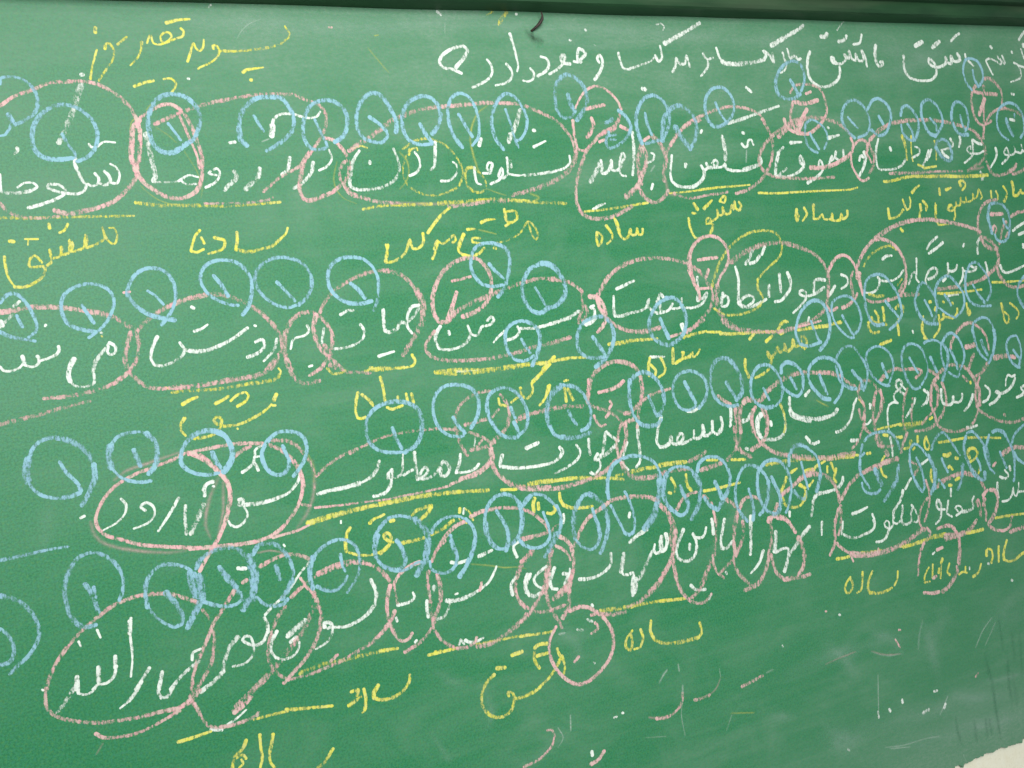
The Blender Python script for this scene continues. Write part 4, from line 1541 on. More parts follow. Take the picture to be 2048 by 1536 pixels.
B10 1170 940 1260 1040 1300 1160 1290 1290 1250 1420 1200 1530
B9 960 1170 1000 1300 1050 1420 1040 1530
K ring
B9 1700 600 1590 630 1500 720 1450 830 1430 950 1450 1100
B12*.9 1440 1000 1460 1140 1520 1270 1600 1340
B9 1600 1345 1700 1350 1750 1310 1850 1240 1920 1120
B12 1920 1120 1940 980 1930 830 1890 720
B9 1890 720 1810 630 1700 600
B10 1590 830 1680 970 1740 1100 1750 1240 1720 1370
K ring
B8 1950 770 2048 640
B7 1910 1220 1970 1290 2060 1340
K loop
P8*.75 710 1520 760 1390 850 1240 950 1110 1060 1020 1150 980
P8*.75 1240 910 1350 850 1480 820 1640 790 1800 790 1920 800 2048 850
P9*.75 1960 1220 2060 1190
P8*.5 1930 1530 2048 1420
K word
W10-7 1350 1450 1530 1370
W8 1900 1250 1830 1300 1830 1370 1870 1460
K word
W7 0 610 70 580 140 510 160 420 160 260
W5 110 400 110 330 170 260
T 1040 760 6.827
K ring
B8 590 70 690 80 790 120 860 190 920 290 960 390 970 500 950 620
B12*.85 560 80 460 160 390 280 370 430 380 560 410 640
B8 410 640 470 740 570 790
B10*.8 560 780 700 790 820 770 960 720
B9 950 600 910 660 840 690
B8 660 420 700 510 770 610
K loop
P8*.55 0 520 150 460 310 420 480 380 650 360 850 360 1000 370 1120 400 1200 420 1320 500 1390 570
P8*.65 940 0 930 150 940 280 950 360
P7 1230 290 1250 330 1220 390
P6*.8 1220 450 1175 510
P6*.8 1010 490 1060 590 1110 630 1170 610
P8*.7 1560 530 1450 580 1370 640 1340 740 1320 850 1330 970 1360 1060
P8*.7 1430 600 1450 720 1440 840 1400 960 1350 1050
P8*.7 1650 0 1670 130 1650 290 1620 430 1610 560 1600 650
P7*.65 1430 460 1530 420 1620 330 1700 260 1820 190 1940 150 2048 120
P9*.65 1360 1060 1280 1130 1200 1220 1100 1280 980 1340 850 1390 680 1440 500 1480 300 1490 100 1490 0 1480
P10*.65 1390 1120 1440 1230 1510 1310 1620 1340 1760 1330 1880 1300 1990 1250
P6*.4 1340 420 1500 480
K underline
Y9*.85 120 1420 300 1390 500 1370 700 1345 920 1335 1180 1340 1300 1345 1410 1360
Y8*.7 1530 1250 1700 1210 1850 1190 2048 1150
Y6*.5 1310 1310 1400 1290
Y6*.5 0 1450 120 1440
K word
W10-8 85 930 250 855
W9 540 920 580 980 540 1060
W7 540 1060 460 1120 330 1160 180 1190 0 1205
W7 770 890 820 970 800 1060 720 1140 650 1180
W5*.5 650 1190 480 1275
W9-7 940 810 940 930 960 1020
W8*.85 1130 1000 1150 860 1170 720
W8*.85 1180 710 1250 770 1340 830
W8*.85 1310 880 1220 980 1100 1060
W8 1060 1010 1020 1090 1080 1080 1100 1020
W7 1080 1080 1100 1160 1070 1240 1010 1290 965 1265
K word
W8*.75 1610 620 1610 760 1630 900 1640 1020 1640 1110 1590 1190
W6 1480 1225 1420 1160 1390 1100
W7 1460 850 1430 960 1400 1080
K word
W8 1930 500 1890 640 1870 760 1870 850 1900 900 1960 920 2040 880
K ring
B9 1500 0 1490 150 1500 300 1530 420 1580 530 1650 600
B9*.85 1640 600 1740 630 1870 610 1930 540
B8 1950 200 1970 310 1930 430 1870 490
B7 1750 220 1810 350 1860 470 1930 490
K ring
B9 1190 1530 1200 1350 1230 1240 1290 1140 1380 1080
B8 1400 1070 1500 1040 1640 1040 1770 1080 1860 1160 1910 1280 1930 1400
B11*.7 1900 1300 1920 1420 1910 1530
B8 2020 1260 1980 1380 1960 1530
T 1320 820 6.827
K word
W8 0 505 60 500 130 450 150 360 170 450 220 470 290 430 320 360 280 320 240 380 260 460 330 450 410 410 460 370 465 280
W8*.9 460 380 520 390 580 330 580 210
W8*.9 590 340 650 350 710 290 715 150
W7*.9 720 290 780 330 840 280 850 190 830 100
K word
W9-6 965 0 965 130 955 225
W7*.7 1130 160 1200 130 1230 60
W12 1370 60 1330 150 1330 260 1370 360
W8*.85 1370 370 1450 400 1570 400 1660 360 1710 270 1710 160 1690 50
W8 1510 160 1520 200
W7*.8 1175 525 1200 535
W9*.85 1770 0 1800 70 1900 120 2048 150
W8 1995 370 2048 430
W7 1770 1390 1770 1450
W9 1240 1450 1230 1530
W7 700 1490 720 1530
K loop
P7*.75 1270 0 1250 100 1270 230 1320 360 1370 440
P8*.7 1430 0 1470 130 1470 270 1430 390 1360 470 1250 545
P8*.5 1030 0 1030 200 1030 380 1050 500 980 610 920 680
P9*.4 1090 0 1090 200 1100 350 1060 490
P8*.55 1050 500 1120 570 1240 640
P8*.5 1390 450 1480 530 1600 590 1750 620 1900 640 2048 650
P8*.6 840 720 720 770 560 820
P8*.6 0 860 100 840 280 810 420 800
P8*.6 400 700 480 660 560 620 620 565
K underline
Y9*.7 0 750 150 730 350 710
Y6*.8 640 680 780 680
Y7 980 680 1160 675
Y8*.55 1450 740 1600 720 1800 690 2048 670
K ring
B9 210 1390 130 1330 60 1220 30 1100 50 960 90 860 180 790 290 770 400 800 480 880
B11*.85 470 870 530 980 550 1110 540 1240 500 1360 430 1490
B9 200 1400 290 1440 360 1390 390 1300 350 1200 300 1110 280 1040
K ring
B8 510 840 530 740 590 670 680 640 790 650 880 720 940 830
B10 930 810 960 930 940 1060 890 1180 820 1300 780 1360
B9*.85 610 1200 690 1310 790 1360
B10-13 750 980 800 1090 850 1200
K ring
B8 1060 950 1090 860 1150 770 1230 750 1340 790 1430 880 1490 990
B10 1480 980 1480 1120 1460 1240 1410 1370 1360 1430
B8 1060 940 1030 1060 1030 1200 1060 1330 1130 1450 1200 1520
B9 1210 1080 1250 1220 1280 1360 1270 1500
K ring
B9 1350 800 1330 940 1330 1070 1360 1200 1410 1320 1500 1400 1590 1420 1640 1330 1640 1180 1600 1080 1520 920
B8 1380 780 1440 710 1540 680 1630 700 1710 780 1760 890 1790 1030 1780 1180 1750 1330 1720 1400
K ring
B8*.7 1780 600 1830 500 1930 480 2030 530
B7 1760 620 1760 760
B6 1930 710 1950 830 1990 960
B7*.7 1830 1110 1900 1190 1980 1210 2010 1100
K word
Y7-5 150 930 210 1040 200 1120
Y7 120 1130 150 1135
Y8 355 880 360 980 390 1060 430 1095
Y7 600 1105 750 1080 900 1040 1090 990
Y8 1725 920 1690 1030 1650 1120
Y8-5 1790 850 1870 800
Y8 1970 840 2048 820
Y6*.8 1670 1190 1720 1300 1830 1330 1930 1290 1970 1180 1980 1100
Y6 1900 1030 1980 1060 2048 1020
K loop
P7*.8 230 1360 300 1230 400 1150 500 1120
P8*.7 890 1210 980 1270 1070 1350
P8*.85 1090 1340 1130 1240 1200 1190 1300 1190 1370 1240
P8*.75 1650 1170 1760 1080 1860 990 1970 900 2060 870
P8*.7 0 1300 90 1380 150 1530
P6*.5 730 1380 770 1530
P8*.6 1060 1380 1040 1530
P9*.7 1480 1520 1560 1410 1600 1290
P7 1600 1460 1700 1480 1770 1530
P9*.5 600 1180 700 1290
T 1600 800 10.24
K word
W8*.85 0 360 150 390 330 400 500 380 640 320 720 260 765 190
W5-7 1150 0 1100 130 1070 280 1020 430 930 550 820 640 740 655
W7 130 770 200 870 290 900 385 855
W9-7 1050 830 1190 820
W7 1440 90 1430 170
W5 1310 510 1400 480 1450 410
W6 2000 60 1930 40 1840 90 1800 180 1790 320 1800 450 1820 600
W6*.8 1850 770 1880 950 1900 1140
K loop
P7*.7 1250 0 1310 130 1320 250 1310 400
P6*.6 1210 200 1250 350 1310 460 1260 640 1220 780 1150 900 1070 990
P7*.7 1680 0 1660 180 1600 340 1540 440
P9*.5 1520 0 1500 200 1500 400 1530 550 1580 700 1640 850 1720 1000 1790 1120
P7*.6 1310 510 1360 610 1440 690
P7*.6 1560 700 1570 830 1620 930 1700 960 1900 930
P10*.6 0 1190 200 1190 430 1190 600 1190 800 1150 1100 1095
P9*.7 1270 1500 1420 1420 1600 1330 1800 1260 2000 1200
P10*.6 150 1500 260 1440
K underline
Y8*.6 0 1200 300 1210 700 1190 1100 1140
Y6 1120 1130 1190 1130
Y7 1370 1100 1440 1085
Y6 1590 600 1750 560 1900 530 2048 490
K ring
B6 0 930 120 960 200 1020 300 1110 360 1220 400 1350 430 1530
B6 30 1280 60 1450
K ring
B6*.8 1320 840 1400 740 1520 680 1680 650 1820 650 1910 720 1990 850 2030 1000
B6*.75 1280 920 1240 1050 1230 1200 1220 1350 1240 1530
B7 1310 1090 1240 1160
B6*.7 1530 1420 1580 1530
K word
Y7 1710 715 1790 725
Y6 1970 765 2048 760
Y8 100 1470 200 1420 290 1430
Y7 320 1370 370 1330
Y5 440 1300 510 1250
Y6 560 1380 560 1480
Y6 630 1290 690 1420 720 1500 740 1400
Y5 1730 1150 1680 1240 1660 1380 1700 1520
T 1800 790 8.258
K word
W7-5 470 0 430 120 360 180
W6 250 60 230 130 170 250 100 370
W6 680 0 700 110 760 160 830 170 880 110 880 20
W6 880 110 970 120 1020 70 1030 0
W8-6 1200 10 1160 140 1060 265
W6 1480 0 1440 80 1370 110
W6 1640 0 1580 100 1480 160
W5 1930 40 2030 0
W8-5 1110 540 1200 530 1275 500
W6-5 360 1140 460 1065
W7 1810 1180 1820 1240
W5 1730 1240 1770 1290
W6 1650 1355 1740 1380 1790 1340 1780 1290
K loop
P5*.5 80 0 55 200 55 480 120 640
P5*.5 210 60 190 300 190 500
P6*.65 510 0 520 180 580 360 620 490 720 570 860 600 1000 590 1130 540 1220 440 1270 320 1300 220
P5*.65 640 0 610 180 530 290 430 390 360 480
P6*.65 740 210 690 340 610 440 530 530 400 580 250 600
P6*.65 1240 0 1250 120 1290 230 1380 300 1500 370 1620 420 1780 450 1920 440 2048 390
P7*.6 1310 0 1310 170
P6*.5 120 630 50 800 20 950
P9*.85 1690 980 1800 900 1920 860 2048 870
P6*.7 150 1090 240 1130 300 1200 240 1310
P8*.6 700 1430 800 1370 950 1310 1100 1290 1250 1330
P6*.7 1300 1370 1360 1470 1390 1530
P6*.7 1540 1170 1580 1120
K underline
Y8*.8 0 490 150 480 350 460
Y6*.4 60 570 250 500 420 440
Y6*.9 640 785 850 750 1050 715 1300 700 1660 710
Y6 490 400 530 370
K ring
B6 300 1500 220 1340 170 1180 160 1010 170 880 230 810 290 820 370 900 440 1000
B6 270 1040 330 1170 380 1310 400 1530
K ring
B6 520 900 560 780 630 660 710 620 780 680 850 780 920 890 990 990
B10*.85 470 1000 530 1130 580 1300 570 1530
B6 690 1050 740 1180 790 1270
B6 640 1400 740 1530
K ring
B8*.8 1090 680 1060 800 1060 920 1100 1060 1160 1180 1220 1290 1320 1390 1390 1390 1400 1280
B6 1100 630 1190 600 1280 680 1360 790 1430 880
B8*.6 1420 870 1460 1050 1490 1210
B6 1270 1050 1320 1150 1330 1240
B8*.8 1030 1150 1030 1290 1010 1420 970 1530
K ring
B7 1530 610 1610 580 1710 620 1780 740 1840 850 1880 980 1890 1150 1890 1290 1880 1420
B6 2048 490 1940 590 1880 680 1850 780
B6 1890 950 1940 1050 2048 1130
B6 1650 940 1700 1060 1760 1200
B6 1430 820 1470 660
B6 1380 870 1420 1040 1480 1200 1560 1290
K word
Y6 290 680 295 780
Y6 430 690 400 790 420 880 470 900 480 820 440 720
Y8 720 990 770 1000 830 970
Y8 920 1040 950 1050
Y7 1150 1040 1120 960 1150 890 1220 880 1280 950 1260 1020 1200 1080 1150 1110
Y6 800 1200 820 1170 870 1230
Y6 510 1280 520 1420
Y5*.8 1320 1180 1300 1290
Y7 920 1400 980 1370
Y6 810 1495 850 1490
Y7 0 700 30 690
Y6 70 890 150 870
Y5*.6 220 900 240 870
Y7*.6 180 760 160 840
K speck
P5*.5 1720 320 1740 340
T 0 1080 5.12
K ring
B9*.65 980 870 880 890 790 860 720 770 680 650 660 510 680 390 740 260 820 170 930 130 1050 150 1160 220 1230 310 1265 420 1250 540 1220 620
B11*.85 870 455 920 520 980 650 1010 740
B7*.7 960 480 985 590
K ring
B11*.85 0 570 120 600 240 660 330 750 390 880 400 980 360 1090
B9*.85 360 1090 280 1200 180 1290 100 1375
B9*.8 0 910 70 960 130 1060 140 1170 100 1250 0 1280
K ring
B8 1860 860 1790 890 1700 860 1590 780 1510 680
B10 1510 690 1490 560 1500 430 1560 330 1650 260 1780 250 1900 280 1990 340
B12*.7 1700 540 1800 650 1860 760 1870 850
B11*.8 2060 640 1990 770 1920 900
B11*.7 1970 390 1990 480 2020 580
B9*.7 2020 270 2070 200
K loop
P9*.7 470 1530 510 1400 570 1270 650 1150 760 1010 880 890 1000 790 1130 690 1270 620 1430 570 1600 550 1750 555 1880 590 2020 640
K word
W7-5 995 920 1030 1000
W7-5 805 1040 830 1090
W11*.9 1330 830 1330 960
W8-5 1340 800 1330 950 1350 1120 1355 1250 1340 1400
W9*.8 1180 1190 1180 1310
W8 1190 1290 1170 1390 1100 1460 1020 1480
W9*.75 1010 1300 1010 1450
W7 1010 1470 950 1530
W10*.75 790 1400 780 1530
W9*.85 1530 1310 1450 1440 1390 1530
W9*.85 1660 1350 1630 1530
W9*.85 2040 1240 1950 1310 1850 1400 1750 1530
W7 1970 1230 1980 1150 2048 1120
K loop
P7*.7 2040 1180 1990 1330 1960 1530
T 380 1120 5.12
K ring
B13*.75 0 130 60 170 100 280 100 400 50 530 -20 660
B8*.85 150 430 250 460 370 475 480 450 530 390 520 330
B13*.6 90 160 120 280 130 400
B11*.6 -20 140 10 250 50 370
B9*.8 320 90 480 280
K ring
B13*.65 620 20 640 180 640 320 590 430 540 510
B12*.6 680 200 660 330
B8*.8 680 380 760 450 860 470 960 450 1000 400
B11*.6 1050 200 1000 310 940 400
K ring
B8 1300 270 1400 310 1500 310 1570 250
K loop
P8*.6 1040 380 1120 290 1200 220 1290 170 1310 140
P8*.65 130 510 220 640 250 780 240 920 220 1050 160 1170 80 1300 0 1400
P8*.65 460 310 380 430 300 560 240 650 190 780 140 900 90 1020 40 1150 20 1300
P8*.5 0 1400 60 1510
P11*.55 1270 330 1270 460 1220 600 1140 750 1030 900 900 1060 780 1200 640 1340 450 1530
P8*.65 980 480 900 580 850 700 810 840 800 980 840 1100 920 1180 1010 1230
P9*.7 1290 400 1340 550 1330 700 1280 850 1190 1000 1080 1130 960 1260
P8*.6 2048 210 1950 100 1820 40 1660 30 1500 80 1310 150
P8*.7 2048 260 2020 400 2020 560
P8*.65 2048 640 1960 750 1840 860 1690 950 1560 1030 1400 1100 1200 1180 1040 1220
P6*.7 1510 970 1440 1040
K underline
Y9*.6 1130 1160 1250 1110 1400 1060 1550 1030 1750 980 2048 920
K word
W7 20 1020 30 950 110 910
W10*.65 490 790 400 900 360 1020 340 1130
W11*.85 340 1140 260 1230 110 1350
W8 440 1090 560 1060 640 980 650 880 620 790 570 780 540 820 600 860 690 870 760 820 790 740
W8*.85 800 740 790 650 760 590
W7 770 560 850 470 950 380 1040 270
K word
W9 890 730 840 830 830 930 880 1000
W7*.85 880 1000 960 1020 1060 980 1110 910 1120 840
W12*.8 1000 780 1090 700 1180 620
W10 1030 840 1090 790
K word
W9 1380 690 1370 650 1420 640 1460 670 1410 700
W7 1460 680 1450 770 1390 850 1290 910
W9*.9 1470 690 1600 680 1730 620 1820 550 1890 460
W8*.8 1890 460 1910 340 1850 200
K word
Y8 1650 1350 1720 1330 1710 1390
Y12-7 1630 1490 1680 1450 1750 1400
Y8 1780 1320 1800 1420 1790 1530
Y8 1930 1280 1880 1350 1880 1400
Y7 1880 1400 1930 1430 2048 1420
K underline
Y7 980 1530 1200 1515 1460 1495
T 760 1080 6.827
K ring
B10 220 10 300 120 350 230 330 340 270 400
B8 270 400 180 400 80 380 0 310
B14*.7 660 10 640 160 590 310 500 480
K ring
B10 970 10 1010 120 1050 220 1040 330
B8 1040 330 980 410 880 450 780 440 700 390 680 290
B10*.9 1290 10 1270 130 1230 250 1170 370 1085 500
K loop
P9 540 300 420 350 310 430 230 520 190 600
P6*.7 190 600 210 740 240 870
P8*.7 880 10 800 100 740 210 720 290
P8*.75 140 620 110 740 95 880 100 1010 120 1100 160 1200 220 1310 300 1380 390 1350 440 1270
P8*.75 200 970 160 1080 90 1170 0 1300
P9*.7 780 480 820 620 830 770 800 920 750 1050 720 1180 620 1330 500 1430 340 1530
P8*.55 660 430 650 600 680 780 690 950 720 1080 750 1230 830 1350 930 1430 1040 1480
P10*.55 2048 190 1950 310 1890 440 1850 580 1850 700
P7*.8 1850 710 1890 810 1970 890 2048 950
P11*.55 2048 970 1960 1080 1840 1190 1720 1290 1600 1370 1470 1430 1330 1450
P8*.7 1060 1480 1200 1460 1300 1390 1320 1330
P7 1390 580 1360 690
P6*.5 0 430 60 480 120 560
K word
W9-7 240 890 330 870 420 840 470 780 450 720
W11*.7 740 640 680 760
W9 640 830 640 930 660 1050
W7*.8 780 1080 870 1050 930 950 950 840
W9*.8 910 830 1000 830 1130 800 1260 740 1360 680
W7 1360 680 1480 580 1550 460 1590 360
W10-7 1350 225 1530 140
W8 970 305 1060 315 1180 280
W9 1850 510 1790 620 1810 750
W10 2048 490 1990 560 1990 660 2040 760
W8 1165 1370 1240 1400 1330 1380 1410 1335
W7 480 1395 500 1370
W6*.7 220 1060 235 1110
W5*.6 1030 740 1060 730
W5*.6 1080 1430 1100 1360 1150 1420
K underline
Y8*.85 0 1510 120 1495 240 1480
K underline
Y7*.85 750 1530 900 1510 1060 1480
Y6*.8 1320 1420 1450 1400 1700 1350 1850 1320 2048 1290
K trace
Y4*.35 1250 330 1500 350 1700 375 1860 370 1990 390
T 1040 960 6.827
K ring
B8 40 340 90 250 170 200 260 195 350 230 430 300 500 370
B9 500 350 550 480 560 600 530 720
B14*.65 500 740 450 850 400 950
B7*.6 400 950 340 1050
B8 0 830 80 900 190 930 290 910 370 850 410 760 390 640 350 530 315 440
K ring
B9 960 185 870 210 810 290
B11*.85 800 300 750 420 730 550 730 680 760 810
B7*.9 760 820 850 910 960 950 1030 920 1080 820 1100 740
B11*.85 950 190 1060 260 1140 360 1190 500 1200 640 1180 780 1140 900 1100 995
B7-10 990 390 1020 500 1070 620 1090 740
K ring
B8*.85 1190 0 1195 120 1210 250
B7 1240 350 1300 470 1380 620 1430 720
B9 1430 720 1490 750 1550 710
B7 1550 720 1570 620 1550 460 1510 330 1470 230 1430 160
B11*.7 1900 0 1910 150 1870 330
B13*.65 1870 340 1820 500 1700 660
B8 1960 0 1970 180 2000 320 2060 420
K loop
P8*.8 50 400 180 460 280 540 350 610 390 690
P8*.6 10 800 130 780 260 750 370 720 470 660 530 620
P9 540 770 630 820 700 920 730 1060 730 1220 690 1380 680 1530
P7*.9 490 900 590 950 660 1020 690 1090
P9*.55 170 960 90 1050 30 1150 0 1230
P11*.75 430 960 400 1100 390 1250 370 1400 340 1530
P10*.8 700 1330 640 1440 540 1530
P9*.65 1240 280 1350 250 1500 230 1650 230 1750 230 1880 280
P8*.65 1200 310 1100 390 1000 460 900 560 830 680 790 780 740 900
P8*.7 1910 340 1980 390 2048 480
P9*.7 2048 1110 2000 1230 1920 1350 1830 1460 1760 1530
K word
Y9 200 250 180 330 190 430
Y8 250 315 255 400
Y8 370 450 430 460 480 410 470 360
Y8 540 180 550 270 590 340
Y8*.85 590 340 690 380 820 380 930 370 990 360
K word
W8-6 595 470 600 530 590 590
W8 1500 450 1490 505
W10 1500 850 1600 760 1730 670
W8*.9 2000 740 2010 850 1980 960 1930 960
W8 1930 770 1910 900 1930 970 1860 1000 1830 960 1840 880
W9*.75 1810 970 1740 1110 1680 1250 1630 1340
W11*.7 1590 1350 1560 1530
W8 1560 1370 1540 1270 1480 1290 1420 1290 1380 1250
W11*.85 1380 1250 1400 1140 1420 1010
W8 810 1355 930 1350 1060 1310 1170 1240
W8 1170 1240 1240 1150 1240 1000
K word
W11 140 1290 90 1390 80 1530
W7 360 1180 250 1270 190 1350 220 1430 300 1480
W10 470 1200 430 1320 400 1410
W8 400 1410 440 1480 510 1490
W9 590 1280 660 1290 610 1420
W5 680 1210 680 1280
T 1320 980 6.827
K word
W8 0 830 40 840 20 740 30 640
W9 75 600 100 680 80 790 40 840
W9 320 540 280 640 240 740 220 840
W8 220 840 250 930 330 970 410 960 480 880 500 780 490 680 460 620 450 600
W7 500 650 570 650 610 600 630 510
W8 405 740 405 810
K word
W9 705 400 720 500 730 600
W9-7 880 400 850 560 830 700 840 780
W8*.85 840 790 900 800 960 740 1000 690
W9*.9 1240 370 1240 550 1240 740 1235 880
W9-5 1410 830 1370 960 1310 1060 1240 1135
W10 1580 570 1580 700 1560 840
W7 1580 850 1680 800 1750 800 1750 900
W9*.85 1760 890 1730 1010 1700 1110
W9*.85 1760 890 1840 780 1930 640 2040 500
W8 420 1300 490 1360 620 1355
W5*.6 700 1420 670 1490
W5*.5 900 1120 910 1145
K loop
P9*.65 0 200 80 290 150 380 190 480 220 580
P10*.6 170 430 150 560 160 700 180 820 170 930
P9*.65 210 560 200 700 190 820 150 950 90 1080 0 1240
P8*.6 180 960 200 1090 230 1230 280 1370 360 1460 430 1530
P9*.65 770 440 770 580 750 740 740 880 690 1000 630 1130 580 1260 510 1390 430 1480
P7*.7 730 300 760 430
P6*.75 720 890 740 1040 790 1130 870 1200
P8*.65 1060 300 1030 420 1010 560 1010 720 1020 860 1010 980 1050 1100 1130 1200 1240 1300
P7*.65 1130 430 1140 570 1120 700 1070 810 1020 920 920 1030 830 1120
P8*.7 1510 370 1520 550 1520 700 1490 860 1470 1000 1420 1150 1350 1270 1250 1330 1160 1370
P9 1480 390 1560 360
P9*.9 1600 370 1700 390 1780 470 1850 580
P10*.85 1890 650 1950 780 1970 920 1950 1060 1890 1160
P7*.6 1520 880 1550 1030 1600 1140 1680 1210
P8*.7 1700 1220 1850 1200 1960 1180 2048 1150
K underline
Y7*.75 0 1520 150 1500 320 1485
T 1600 920 10.24
K loop
P9*.75 0 380 120 320 240 290 360 290 480 300 590 370 680 470 740 580 790 720 810 860
P8*.75 860 790 910 680 1010 500 1110 390 1210 290 1310 240
P6*.65 790 990 750 1150 720 1350 700 1536
P6*.65 830 940 840 1150 830 1350 790 1536
P8*.75 1650 120 1450 190
K ring
B6 370 0 400 150 420 280
B9*.75 420 280 390 450 340 640
B6 30 60 70 240 120 400 160 600
K ring
B6*.8 1230 0 1230 200 1300 370 1440 590
B7 1270 470 1290 570 1360 660 1460 690 1580 670 1640 610
B11*.7 1540 200 1590 350 1660 500
B7*.75 2020 110 2000 260 1980 440
B8*.7 1940 480 1870 620 1790 740 1720 840
K word
W7-9 880 350 870 440 790 560
W8*.85 730 600 600 640 480 670 380 690 310 750
W9-6 310 750 270 850 260 980 230 1150
W7-5 450 1270 440 1536
W7*.85 190 1360 40 1536
W8-5 1070 1105 1200 1060 1380 965
W6 1480 1110 1530 1250 1520 1390 1440 1460 1270 1536
W5 880 1260 870 1400 850 1520
W5 1780 1536 1820 1410 1750 1370 1730 1290 1780 1240 1830 1290 1830 1400
W5 1840 1410 1900 1340 1910 1180
W7*.85 1920 1180 1920 1050 1980 950 2048 840
W5 1920 1280 1980 1310 2048 1250
K word
Y8 90 240 170 200 280 200
Y7 310 150 370 110
Y6 440 60 510 20
Y6 560 130 560 250
Y6 640 60 690 200 740 180
Y7 740 180 700 380 740 450
Y5 190 540 270 420
Y7 0 500 100 570
Y5*.8 120 640 120 780 50 880 0 930
Y6 1650 150 1690 290 1770 350
T 1800 940 8.258
K ring
B6 180 10 230 140 290 260 370 360
B6 360 360 410 280 400 180 370 60 350 0
B9*.75 580 0 580 150 560 280 510 390
K ring
B6*.8 1040 0 1020 140 990 230 950 330
K word
W6*.8 180 140 130 230 90 310
W8-6 50 340 20 460 0 530
W6 40 590 40 700 20 800 40 880 110 900 190 840 180 720 220 610 250 660 300 780 280 860 220 850
W6 190 580 220 610
W6 620 490 600 580 640 650 740 650
W6 640 500 680 590 680 740 650 830 590 890
W6 800 510 780 640 780 720 860 770
W5 930 750 1020 680 1010 610 950 590 910 630 960 680
W6*.7 1030 690 1130 670 1210 620 1190 520 1220 440
W6 840 310 840 430
W6 1610 210 1610 350 1630 450
W5 1690 520 1780 500 1850 410 1870 290 1880 390 1920 430 1950 350 1960 210
W5 1960 360 2048 350
K loop
P7*.7 600 290 700 180 780 140 920 80 1060 70 1200 90
P7*.75 1220 20 1320 160 1380 270 1410 370 1380 430 1370 580
P6*.75 420 170 480 330 490 480 470 600 450 720 400 850
P6*.7 460 470 390 550 340 650 320 780 330 890 370 960
P8*.6 400 980 300 1020 200 1110 100 1180 0 1220
P6*.6 440 960 500 1040 460 1130 390 1220 340 1340 310 1530
P8 620 970 720 930 820 920 900 970
P7*.8 890 980 960 1070 980 1200 980 1350 970 1530
P13*.6 760 1110 860 1090 950 1070
P9*.7 1010 1060 1120 1010 1200 930 1260 830
P8*.7 1290 500 1320 620 1330 760
P6*.6 1290 500 1250 540 1290 590
P7*.75 1400 480 1390 580 1420 700 1420 830
P7*.75 1490 325 1570 340 1610 450 1600 600 1560 720 1510 820 1460 900 1540 970 1640 1000 1740 990 1820 920 1850 770
P8*.7 1820 1020 1930 980 2048 940
P7 1370 420 1440 330
P7 610 1320 700 1280
W5 540 1390 570 1360
K underline
Y7*.85 0 1260 150 1240 350 1180 530 1110
Y9*.6 570 1100 750 1070
Y7*.85 1100 1040 1250 1010 1370 980
Y6*.9 1580 790 1750 760 2048 720
K word
Y8 700 1470 680 1530
Y8 1430 1330 1430 1410
Y6 1450 1300 1510 1320 1530 1420 1510 1530
Y6 1630 1260 1630 1510
Y7 1765 1160 1730 1270 1710 1400 1720 1480
Y6 1720 1480 1800 1510 1900 1480 1980 1410 2048 1360
Y7 515 0 510 130 540 190
Y7 810 250 850 250
T 0 1236 5.12
K word
W10*.75 780 690 700 810 640 900 580 970
W8 800 640 800 760
W7 800 770 870 785 950 750 1000 680
W9*.85 1450 650 1390 760 1320 850
W7-5 1320 850 1230 925
W9*.9 1640 650 1620 760 1650 815
W8*.9 1650 820 1720 800 1770 720
W6 430 735 445 740
K loop
P9*.75 480 720 465 820 480 920 550 990 680 1040 850 1065 1050 1070 1250 1045 1450 1010 1650 960 1830 920 1950 860 2048 740
P8*.8 980 1185 1060 1225 1200 1220 1350 1195 1500 1140 1650 1060 1780 980 1880 890
P7*.6 1990 880 2048 990
K speck
P5*.3 1050 1290 990 1390
T 340 1236 5.12
K underline
Y9-7 85 1270 250 1220 420 1160
Y7*.85 860 1040 950 1015 1150 965 1350 930 1660 900
W8*.6 420 1140 530 1145
K loop
P8*.75 260 880 320 1010 390 1100 480 1120 620 1100 780 1050 870 1010 910 970
P10*.75 660 970 740 900 830 810
P8*.7 0 940 110 910 200 840
P7*.7 0 1010 100 950
W7-5 590 1090 680 1030 780 940
K word
Y8*.85 780 1250 750 1330 660 1420
Y8*.85 640 1536 660 1450 750 1400 780 1440
Y6 730 1450 750 1490 710 1530
Y8 920 1195 930 1330 945 1430 925 1530
Y8*.9 1055 1190 1040 1290 1020 1390 1030 1480 1070 1530
Y9 1670 1340 1650 1370
Y7*.6 1640 1390 1580 1480 1510 1536
K word
T 680 1236 5.12
Y10 390 690 350 770 350 820
Y8*.9 350 820 430 840 550 810 650 740 710 650 715 580
Y7-5 265 880 265 930 230 970
K underline
Y8 905 380 1050 345 1190 310
K word
Y8*.9 1580 580 1500 660 1460 760 1450 860 1490 950 1570 1010 1670 1010 1750 950 1785 850 1770 770 1720 760 1730 800
Y7*.65 1800 825 1900 800 2048 710
Y9 1605 515 1690 508
Y9 1760 380 1865 345
T 1040 1140 6.827
T 1040 1140 5.12
Y9 150 800 200 760 280 755
Y9 175 880 280 850
Y8 150 840 150 920 200 1005
Y7 380 805 400 860 420 890
Y7*.8 430 880 390 960 310 1090 230 1170 130 1260 0 1315
Y6*.85 430 880 460 980 450 1060
K word
Y7*.9 1150 620 1090 710 1085 790 1130 820 1150 750 1135 660
Y7 1235 610 1260 690 1230 790 1170 810
K word
Y7 1340 520 1335 620 1370 700
Y8*.75 1370 710 1450 745 1560 750 1700 725 1830 690
Y7 1830 690 1860 640 1840 540
K ring
P8*.85 510 420 600 380 700 385 800 440 890 530 950 650 955 790 910 920 820 1040 700 1140 590 1170 490 1130 400 1050 330 940 300 820 310 700 370 580
